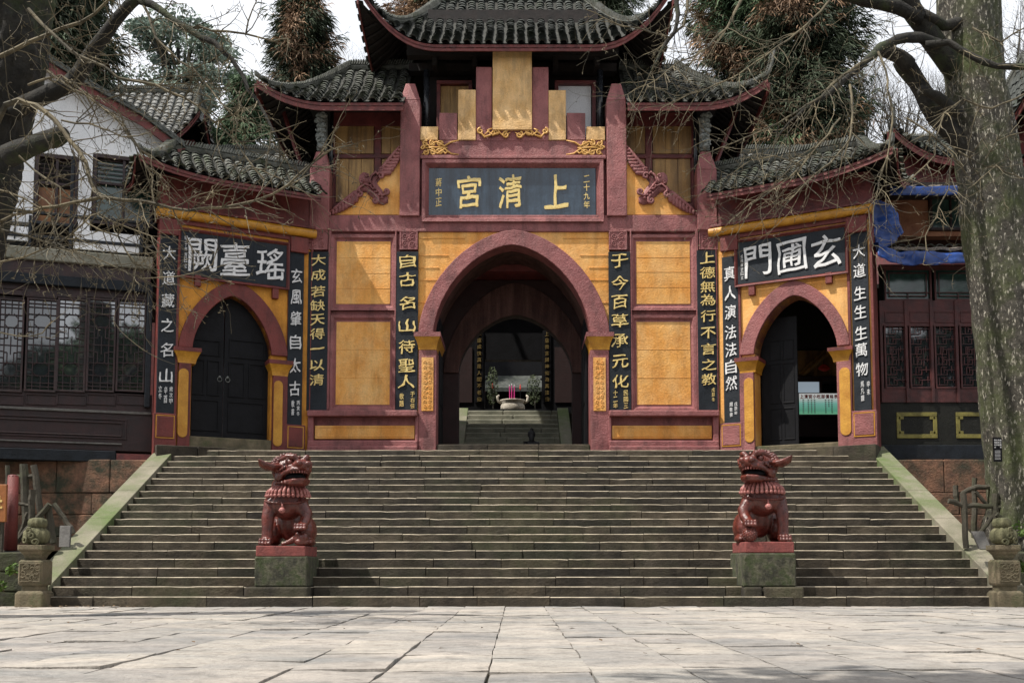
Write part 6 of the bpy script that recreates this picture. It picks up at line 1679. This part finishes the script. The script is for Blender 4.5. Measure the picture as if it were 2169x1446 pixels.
g([(1780, -20), (1700, 60), (1620, 120), (1540, 170), (1460, 200), (1400, 230)], .022, .006, (17.0, 15.6), twigs=34, tl=(.4, 1.1), limb=False)
g([(1700, 350), (1640, 330), (1590, 340), (1530, 380)], .009, .004, (15.2, 14.8), twigs=12, tl=(.3, .7), limb=False)
g([(2060, 60), (2120, 90), (2169, 60)], .02, .01, (17.5, 17), twigs=12, tl=(.4, 1.0), limb=False)
g([(2169, 380), (2110, 350), (2050, 400), (2040, 450)], .011, .005, (15.6, 15.2), twigs=14, tl=(.3, .9), limb=False)
xf = Matrix.Translation(-RT.location)
T.limb.build('limb', 'barkd', RT, smooth=True, xf=xf); T.tw.build('twigs', 'twig', RT, xf=xf)
# small dark sign nailed on the trunk
p = at(2112, 952, 17.75); o = empty('tree_sign', (p.x, 17.72, p.z), R(3), 'narrow black sign with small white writing on the right trunk', 'sign'); kk = 17.7 / 2265
m = MB(); m.box(-9 * kk, 9 * kk, 0, .03, -26 * kk, 26 * kk); m.build('board', 'black', o)
t = MB()
for c_ in range(4):
    for r_i in range(4 if c_ in (0, 3) else 3): text_into(t, '青城山古樹名木'[(c_ * 3 + r_i) % 7], (-6 + 4 * c_) * kk, (20 - 5.0 * r_i) * kk, 3 * kk, 3.4 * kk, 0, .003, .02, brush=False)
for i in range(7): t.box(-7 * kk, 5 * kk, -.004, .001, (-3 - 3 * i) * kk, (-2.3 - 3 * i) * kk)
t.build('lettering', 'white', o)

# ------------------------------------------------------------------ conifers and far trees
def spray(mb, p, d, L, w, rg, blades=5, droop=.8):
    """hanging cedar spray: a fan of bent thin blades"""
    for b in range(blades):
        a = Vector((rg.gauss(0, .45), rg.gauss(0, .45), rg.gauss(0, .25))); q = Vector(p) + a * w * .8
        v = (Vector(d) + a * .9).normalized(); l = L * rg.uniform(.6, 1.2); s = v.cross(Vector((rg.gauss(0, 1), rg.gauss(0, 1), rg.gauss(0, 1)))).normalized() * w * rg.uniform(.06, .12)
        p1 = q + v * l * .5; v2 = (v + Vector((0, 0, -droop))).normalized(); p2 = p1 + v2 * l * .5
        mb.add([q - s * .5, q + s * .5, p1 + s, p1 - s, p2], [(0, 1, 2, 3), (3, 2, 4)])
def conifer(name, px, ytop, ybot, wpx, Y, mats_, label, group, n=900, seed=1, shape=1.0, blades=9, spr=.55, stump=0.0, zb=3.0):
    rg = random.Random(seed); T_, Bm = at(px, ytop, Y), at(px, ybot, Y); k = Y / 2265; H = T_.z - Bm.z; Wd = wpx * k / 2
    e = empty(name, (T_.x, Y, zb), label=label, cat='tree', group=group)
    m = MB(); N = 12
    m.tube([(.15 * math.sin(i), .1 * math.cos(i * 2), (T_.z - zb) * i / N) for i in range(N + 1)], [.35 * (1 - i / N * .85) for i in range(N + 1)], 8)
    crowns = [MB() for _ in mats_]
    n = int(n * 1.6); nb = n // 14
    for i in range(nb):
        t = (i + rg.random()) / nb; z = Bm.z - zb + H * t; rad = Wd * (1 - max(0, (t - .45)) ** shape * 1.5 * (1 if t > .45 else 0)) * rg.uniform(.55, 1.12) * (1 + .35 * noise.noise(Vector((t * 9, seed, 0))))
        rad = max(rad, Wd * .15)
        th = rg.uniform(0, 2 * math.pi); br = Vector((math.cos(th), math.sin(th), 0)); base = Vector((0, 0, z)); tip = base + br * rad + Vector((0, 0, rg.uniform(-.1, .25) * rad))
        m.tube([base, base.lerp(tip, .5) + Vector((0, 0, .1)), tip], [.05, .035, .015], 4)
        c = rg.choices(range(len(mats_)), weights=[w for _, w in mats_])[0]
        # patches of one colour hold together
        c = min(range(len(mats_)), key=lambda j: abs((noise.noise(Vector((tip.x * .45, tip.y * .3, tip.z * .3 + seed))) + .5) * 1.0 - (j + .5) / len(mats_)) + rg.uniform(0, .12))
        for q in range(14):
            f = rg.uniform(.25, 1.05); p = base.lerp(tip, f) + Vector((rg.gauss(0, .16), rg.gauss(0, .16), rg.gauss(0, .14)))
            spray(crowns[c], p, br * .7 + Vector((rg.gauss(0, .2), rg.gauss(0, .2), -.35)), spr * rg.uniform(.6, 1.3), spr * .5, rg, blades)
    m.build('trunk', 'barkd', e, smooth=True)
    for c, (mm, _) in zip(crowns, mats_):
        if c.v: c.build('crown', mm, e)
    return e
D3 = [('needlebr', 2), ('needledk', 2), ('needlebr', 1)]
conifer('cedar_tree', 640, -40, 230, 150, 40, [('needledk', 1), ('needlebr', 1), ('needledk', 1), ('needledk', 1)], 'narrow brown and dark green cedar standing alone above the left side roof', 'cedars behind the temple', 1900, 2, shape=1.1, spr=.42)
conifer('cedar_tree', 528, 175, 420, 150, 34, [('needle', 1), ('needle', 1), ('needlebr', 1)], 'fresh green bushy cedar behind the left side roof tip', 'cedars behind the temple', 1300, 3, spr=.4)
conifer('cedar_tree', 905, -80, 90, 190, 42, [('needledk', 1), ('needle', 1), ('needlebr', 1)], 'green cedar crown poking up over the left half of the main roof', 'cedars behind the temple', 1000, 4, spr=.42)
conifer('cedar_tree', 1270, -80, 120, 180, 42, [('needledk', 1), ('needle', 1), ('needledk', 1)], 'dark cedar crown poking up over the right half of the main roof', 'cedars behind the temple', 1000, 5, spr=.42)
conifer('cedar_tree', 1560, -160, 330, 210, 36, [('needle', 1), ('needlebr', 1), ('needledk', 1), ('needlebr', 1)], 'big cedar with brown hanging sprays left of the pair behind the right side roof', 'cedars behind the temple', 2900, 6, shape=2, spr=.42)
conifer('cedar_tree', 1690, -160, 340, 260, 34, [('needledk', 1), ('needlebr', 1), ('needle', 1), ('needledk', 1)], 'big dense dark green cedar right of the pair behind the right side roof', 'cedars behind the temple', 3400, 7, shape=2, spr=.42)
conifer('dark_tree', 135, -300, 215, 230, 26, [('needledk', 1), ('needlebr', 1), ('needledk', 1)], 'very dark shaggy tree rising behind the white gable', None, 3800, 8, shape=2, spr=.4, zb=3.0)
# pale broadleaf tree far left
def broad(px, ytop, ybot, wpx, Y, label, seed, m_='palegreen', n=26, per=330, size=.16, cat='tree', name='broadleaf_tree', zb=3.0):
    rg = random.Random(seed); C_ = at(px, (ytop + ybot) / 2, Y); k = Y / 2265; H = (ybot - ytop) * k / 2; Wd = wpx * k / 2
    e = empty(name, (C_.x, Y, zb), label=label, cat=cat); m = MB(); cr = MB(); cz = C_.z - zb
    m.tube([(0, 0, 0), (.2, 0, cz * .5), (0, 0, cz)], [.5, .35, .2], 8)
    for i in range(n):
        a = rg.uniform(0, 6.28); u = rg.uniform(.25, 1); z = rg.uniform(-.9, .95); rr = math.sqrt(max(0, 1 - z * z)) * u
        p = Vector((Wd * rr * math.cos(a), Wd * .7 * rr * math.sin(a), cz + H * z)); m.tube([(0, 0, cz - H * .7), Vector((p.x * .5, p.y * .5, (p.z + cz) / 2)), p], [.16, .09, .03], 5)
        s = rg.uniform(.16, .3) * Wd
        leafball(cr, p, (s * 1.25, s, s * .42), per, size, rg)
    m.build('trunk', 'barkd', e, smooth=True); cr.build('crown', m_, e)
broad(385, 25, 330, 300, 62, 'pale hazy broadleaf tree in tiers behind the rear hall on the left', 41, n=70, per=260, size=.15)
# bare distant trees at the right
for i, (px, yt, wd) in enumerate(((1830, 150, 120), (1905, 170, 120), (1985, 150, 120), (2150, 0, 140), (740, 150, 70))):
    T = Tree(60 + i); T.up = 1.5; T.droop = .5; T.maxd = 2; T.dens = .8; Y = 50
    e = empty('bare_far_tree', tuple(at(px, 300, Y)[:2]) + (3.0,), label=['bare twiggy tree far off, leftmost in the gap beside the dark cedar', 'bare twiggy tree far off in the middle of the sky gap above the rear hall', 'bare twiggy tree far off just left of the huge trunk', 'bare twiggy tree far off right of the huge trunk', 'faint bare tree far off between the lone cedar and the main roof'][i], cat='tree', group='bare trees far behind')
    for k in range(6): 
        x1_ = px + random.uniform(-wd / 2, wd / 2)
        T.guide([(px + random.uniform(-15, 15), 360), ((px + x1_) / 2, (360 + yt) / 2 + 30), (x1_, yt + random.uniform(0, 60))], .07, .012, (Y, Y + random.uniform(-2, 2)), twigs=16, tl=(.9, 2.2), tr=.025, limb=True)
    T.limb.tube([at(px, 360, Y) , Vector((e.location.x, Y, 3.0))], .12, 6)
    xf = Matrix.Translation(-e.location); T.limb.build('limb', 'twigd', e, xf=xf); T.tw.build('twigs', 'twigd', e, xf=xf)

# ------------------------------------------------------------------ log rails, red post, slabs, weeds
def logs(name, items, Y, label, cat='fence', m_='log', base=None):
    P = [at(*items[0][0], Y)]; e = empty(name, (P[0].x, Y, .85), label=label, cat=cat)
    for (a, b, r_, nm, dy) in items:
        A_, B_ = at(*a, Y + dy), at(*b, Y + dy); q = MB(); n = 6; rr = random.Random(int(a[0]))
        q.tube([A_.lerp(B_, i / n) + Vector((rr.uniform(-.01, .01), 0, rr.uniform(-.01, .01))) for i in range(n + 1)], [r_ * rr.uniform(.92, 1.08) for _ in range(n + 1)], 8)
        q.build(nm, m_, e, smooth=False, xf=Matrix.Translation(-e.location))
logs('log_fence', [((2041, 1045), (2046, 1160), .055, 'post', 0), ((2064, 1012), (2064, 1160), .05, 'post', .5), ((2108, 1046), (2106, 1190), .06, 'post', 0), ((2024, 1028), (2026, 1070), .05, 'post', .8),
                   ((2010, 1060), (2040, 1070), .045, 'rail', 0), ((2042, 1070), (2102, 1072), .042, 'rail', 0), ((2110, 1074), (2180, 1076), .045, 'rail', 0), ((2036, 1046), (2064, 1032), .042, 'rail', .2), ((2062, 1032), (2096, 1031), .045, 'rail', .4),
                   ((2104, 1090), (2068, 1140), .035, 'brace', 0), ((2112, 1088), (2200, 1180), .04, 'brace', -.1), ((2066, 1040), (2098, 1078), .035, 'brace', .4)], 18.3, 'weathered log rail fence with braces in front of the huge right trunk')
logs('log_fence', [((50, 982), (58, 1130), .075, 'post', .5), ((72, 985), (88, 1110), .06, 'post', .3), ((16, 985), (18, 1060), .04, 'post', .8), ((102, 1068), (112, 1150), .065, 'post', 0), ((68, 1038), (66, 1100), .06, 'post', -.1), ((30, 1010), (80, 1008), .04, 'rail', .5),
                   ((40, 1066), (70, 1072), .03, 'rail', .2), ((104, 1068), (36, 1148), .05, 'brace', -.1), ((114, 1066), (156, 1128), .045, 'brace', .1), ((60, 1085), (40, 1140), .045, 'brace', .2)], 18.3, 'dark jumble of weathered log posts and braces left of the stairs')
e = empty('red_post', tuple(at(26, 1150, 17.9)[:2]) + (.85,), label='blurred red painted wooden post standing beside an orange sign at the left edge', cat='post')
A_, B_ = at(22, 1165, 17.9) - e.location, at(28, 1008, 17.9) - e.location; m = MB(); m.tube([A_, B_], [.11, .085], 10); m.build('post_shaft', 'red', e, smooth=True)
m = MB(); m.ell(B_ + Vector((0, 0, .0)), (.087, .087, .03), 10, 6); m.build('post_cap', 'fascia', e)
p = at(-5, 1065, 17.6); e = empty('wooden_sign', (p.x, 17.6, .85), label='orange brown wooden sign with pale carved characters cut off by the left edge', cat='sign'); kk = 17.6 / 2265
m = MB(); m.box(-45 * kk, 18 * kk, 0, .05, p.z - .85 - 40 * kk, p.z - .85 + 40 * kk); m.build('board', 'signorange', e, bevel=.01)
m = MB(); m.box(-35 * kk, -30 * kk, .05, .1, 0, p.z - .85 + 30 * kk); m.box(5 * kk, 9 * kk, .05, .1, 0, p.z - .85 + 30 * kk); m.build('sign_leg', 'log', e)
t = MB(); text_into(t, '禁', -26 * kk, p.z - .85 + 4 * kk, 24 * kk, 26 * kk, 0, .006, .03); text_into(t, '止', 4 * kk, p.z - .85 + 2 * kk, 12 * kk, 26 * kk, 0, .006, .03); t.build('lettering', 'gold', e)
for (x0, x1, y0, y1, rz, lb_) in ((118, 146, 1112, 1158, .1, 'leaning grey stone slab beside the left melon post'), (2066, 2094, 1124, 1162, -.1, 'leaning grey stone slab beside the right melon post')):
    A_, B_ = at(x0, y1, 17.6), at(x1, y0, 17.6); e = MB(); w, h = (B_.x - A_.x), (B_.z - A_.z)
    e.hexa([(-w / 2 + .06, -.03, 0), (w / 2 + .03, -.03, 0), (w / 2 + .03, .03, 0), (-w / 2 + .06, .03, 0), (-w / 2, .12, h), (w / 2 - .02, .12, h), (w / 2 - .02, .18, h), (-w / 2, .18, h)])
    o = e.build('leaning_slab', 'grey', None, bevel=.01); o.location = ((A_.x + B_.x) / 2, 17.6, A_.z); tag(o, lb_, 'stone slab')
rg = random.Random(5)
for (x, y, r_, lb_) in ((33, 1205, 14, 'small leafy weed growing from the bank wall left of the left stone post'), (6, 1240, 12, 'small leafy weed low on the bank wall at the left edge'), (2158, 1200, 12, 'small leafy weed beside the right stone post'), (2150, 1120, 18, 'leafy weed at the foot of the huge right trunk')):
    p = at(x, y, 17.0 if y > 1150 else 17.9); o = empty('leafy_weed', tuple(p), label=lb_, cat='weed', group='weeds on the banks')
    m = MB(); leafball(m, (0, -.1, 0), (r_ / 130, .12, r_ / 130), 60, .045, rg); m.build('leaves', 'weed', o)
    m = MB()
    for k in range(5): m.tube([(0, .05, -.1), (rg.uniform(-.1, .1), -.1, rg.uniform(-.05, .12))], [.006, .003], 4)
    m.build('stems', 'twig', o)


rg = random.Random(88)
def shade(x, y, label, spread, zc, n, per, leaf, off=(0, 0), seed=1, m_='needle'):
    rg = random.Random(seed); e = empty('broadleaf_tree', (x, y, 0), label=label, cat='tree'); m = MB(); cr = MB()
    m.tube([(0, 0, -.1), (.2, .2, zc * .35), (off[0] * .6, off[1] * .6, zc * .7), (off[0], off[1], zc)], [.45, .36, .28, .12], 12)
    for i in range(n):
        q = Vector((off[0] + rg.uniform(-1, 1) * spread[0], off[1] + rg.uniform(-1, 1) * spread[1], zc + rg.uniform(-1, 1) * spread[2]))
        m.tube([(off[0] * .6, off[1] * .6, zc * .7), Vector((off[0], off[1], zc * .8)).lerp(q, .5), q], [.12, .07, .03], 5); leafball(cr, q, (1.3, 1.1, .7), per, leaf, rg)
    m.build('trunk', 'bark', e, smooth=True); cr.build('crown', m_, e)
shade(-5.5, -4.0, 'leafy evergreen tree behind the viewer that shades the paving in the foreground', (4.6, 3.5, 1.0), 9.3, 130, 460, .13, (6.0, 4.2), 88)
shade(-9, -16, 'unseen dark evergreen tree added behind the viewer on the left to cut sky light', (5, 3, 5), 8, 70, 160, .28, (0, 0), 89, 'needledk')  # unseen trees from here on, added to cut sky light and darken reflections
shade(1, -19, 'unseen dark evergreen tree added behind the viewer in the middle to cut sky light', (5, 3, 5), 8, 70, 160, .28, (0, 0), 90, 'needledk')
shade(11, -15, 'unseen dark evergreen tree added behind the viewer on the right to cut sky light', (5, 3, 5), 8, 70, 160, .28, (0, 0), 91, 'needledk')
shade(19, 3, 'unseen dark evergreen tree added well outside the right edge to cut sky light', (3.5, 5, 4.5), 7, 70, 160, .28, (0, 0), 92, 'needledk')
shade(-20, 2, 'unseen dark evergreen tree added well outside the left edge to cut sky light', (3.5, 5, 4), 7, 70, 160, .28, (0, 0), 93, 'needledk')

# litter at the stair foot
m = MB(); rg = random.Random(123)
for i in range(170):
    if i < 90: x, y = -6.9 + rg.gauss(0, .8), 16.6 - abs(rg.gauss(0, .35))
    else: x, y = rg.uniform(-8, 8), rg.uniform(7, 16.7)
    a = rg.uniform(0, 6.28); s_ = rg.uniform(.012, .04); c_, n_ = math.cos(a) * s_, math.sin(a) * s_; z = .012
    m.add([(x - c_, y - n_, z), (x + n_ * .5, y - c_ * .5, z + .01), (x + c_, y + n_, z + rg.uniform(0, .02)), (x - n_ * .5, y + c_ * .5, z + .006)], [(0, 1, 2, 3)])
o = m.build('fallen_leaves', 'leafdry'); o['kind'] = 'stuff'
q = [at(1516, 374, 26.3), at(1617, 371, 26.3), at(1575, 392, 25.5), at(1516, 410, 25.2)]
e = empty('tarpaulin', tuple(q[3]), label='pale blue tarpaulin sheet in the roof valley right of the outer obelisk post', cat='tarpaulin')
m = MB(); m.sheet(lambda u, v: crump(q[3].lerp(q[2], u).lerp(q[0].lerp(q[1], u), v) - q[3], .4), 14, 10); m.build('tarp_sheet', 'tarplt', e, smooth=True, solid=.004)
# ------------------------------------------------------------------ light
SUN_EL, SUN_AZ = R(60), R(66)     # azimuth: towards the left from straight behind the viewer
sd = Vector((-math.sin(SUN_AZ) * math.cos(SUN_EL), -math.cos(SUN_AZ) * math.cos(SUN_EL), math.sin(SUN_EL)))
L = bpy.data.lights.new('sun', 'SUN'); L.energy = 5.0; L.angle = R(.6); L.color = (1, .95, .87)
so = bpy.data.objects.new('sun', L); COL.objects.link(so); so.rotation_euler = sd.to_track_quat('Z', 'Y').to_euler()
w = bpy.data.worlds.new('World'); SC.world = w; w.use_nodes = True; nt = w.node_tree; nt.nodes.clear()
out = nd(nt, 'ShaderNodeOutputWorld'); bg = nd(nt, 'ShaderNodeBackground'); nt.links.new(bg.outputs[0], out.inputs[0])
sky = nd(nt, 'ShaderNodeTexSky', sky_type='NISHITA'); sky.sun_disc = False; sky.sun_elevation = SUN_EL; sky.sun_rotation = math.atan2(sd.x, sd.y); sky.air_density = 1.0; sky.dust_density = 3.0
tc = nd(nt, 'ShaderNodeTexCoord').outputs['Generated']
cf = ramp(nt, noisef(nt, tc, 2.2, 6, .6), [(.35, (.70,) * 3), (.65, (.96,) * 3)])
col = mixc(nt, cf, sky.outputs[0], (11.2, 11.5, 12.0))
nt.links.new(col, bg.inputs['Color']); bg.inputs['Strength'].default_value = .086
SC.view_settings.view_transform = 'Standard'; SC.view_settings.look = 'None'; SC.view_settings.exposure = .27; SC.view_settings.gamma = 1
SC.cycles.max_bounces = 6; SC.cycles.diffuse_bounces = 3; SC.cycles.glossy_bounces = 3; SC.cycles.transparent_max_bounces = 8
SC.cycles.sample_clamp_indirect = 6
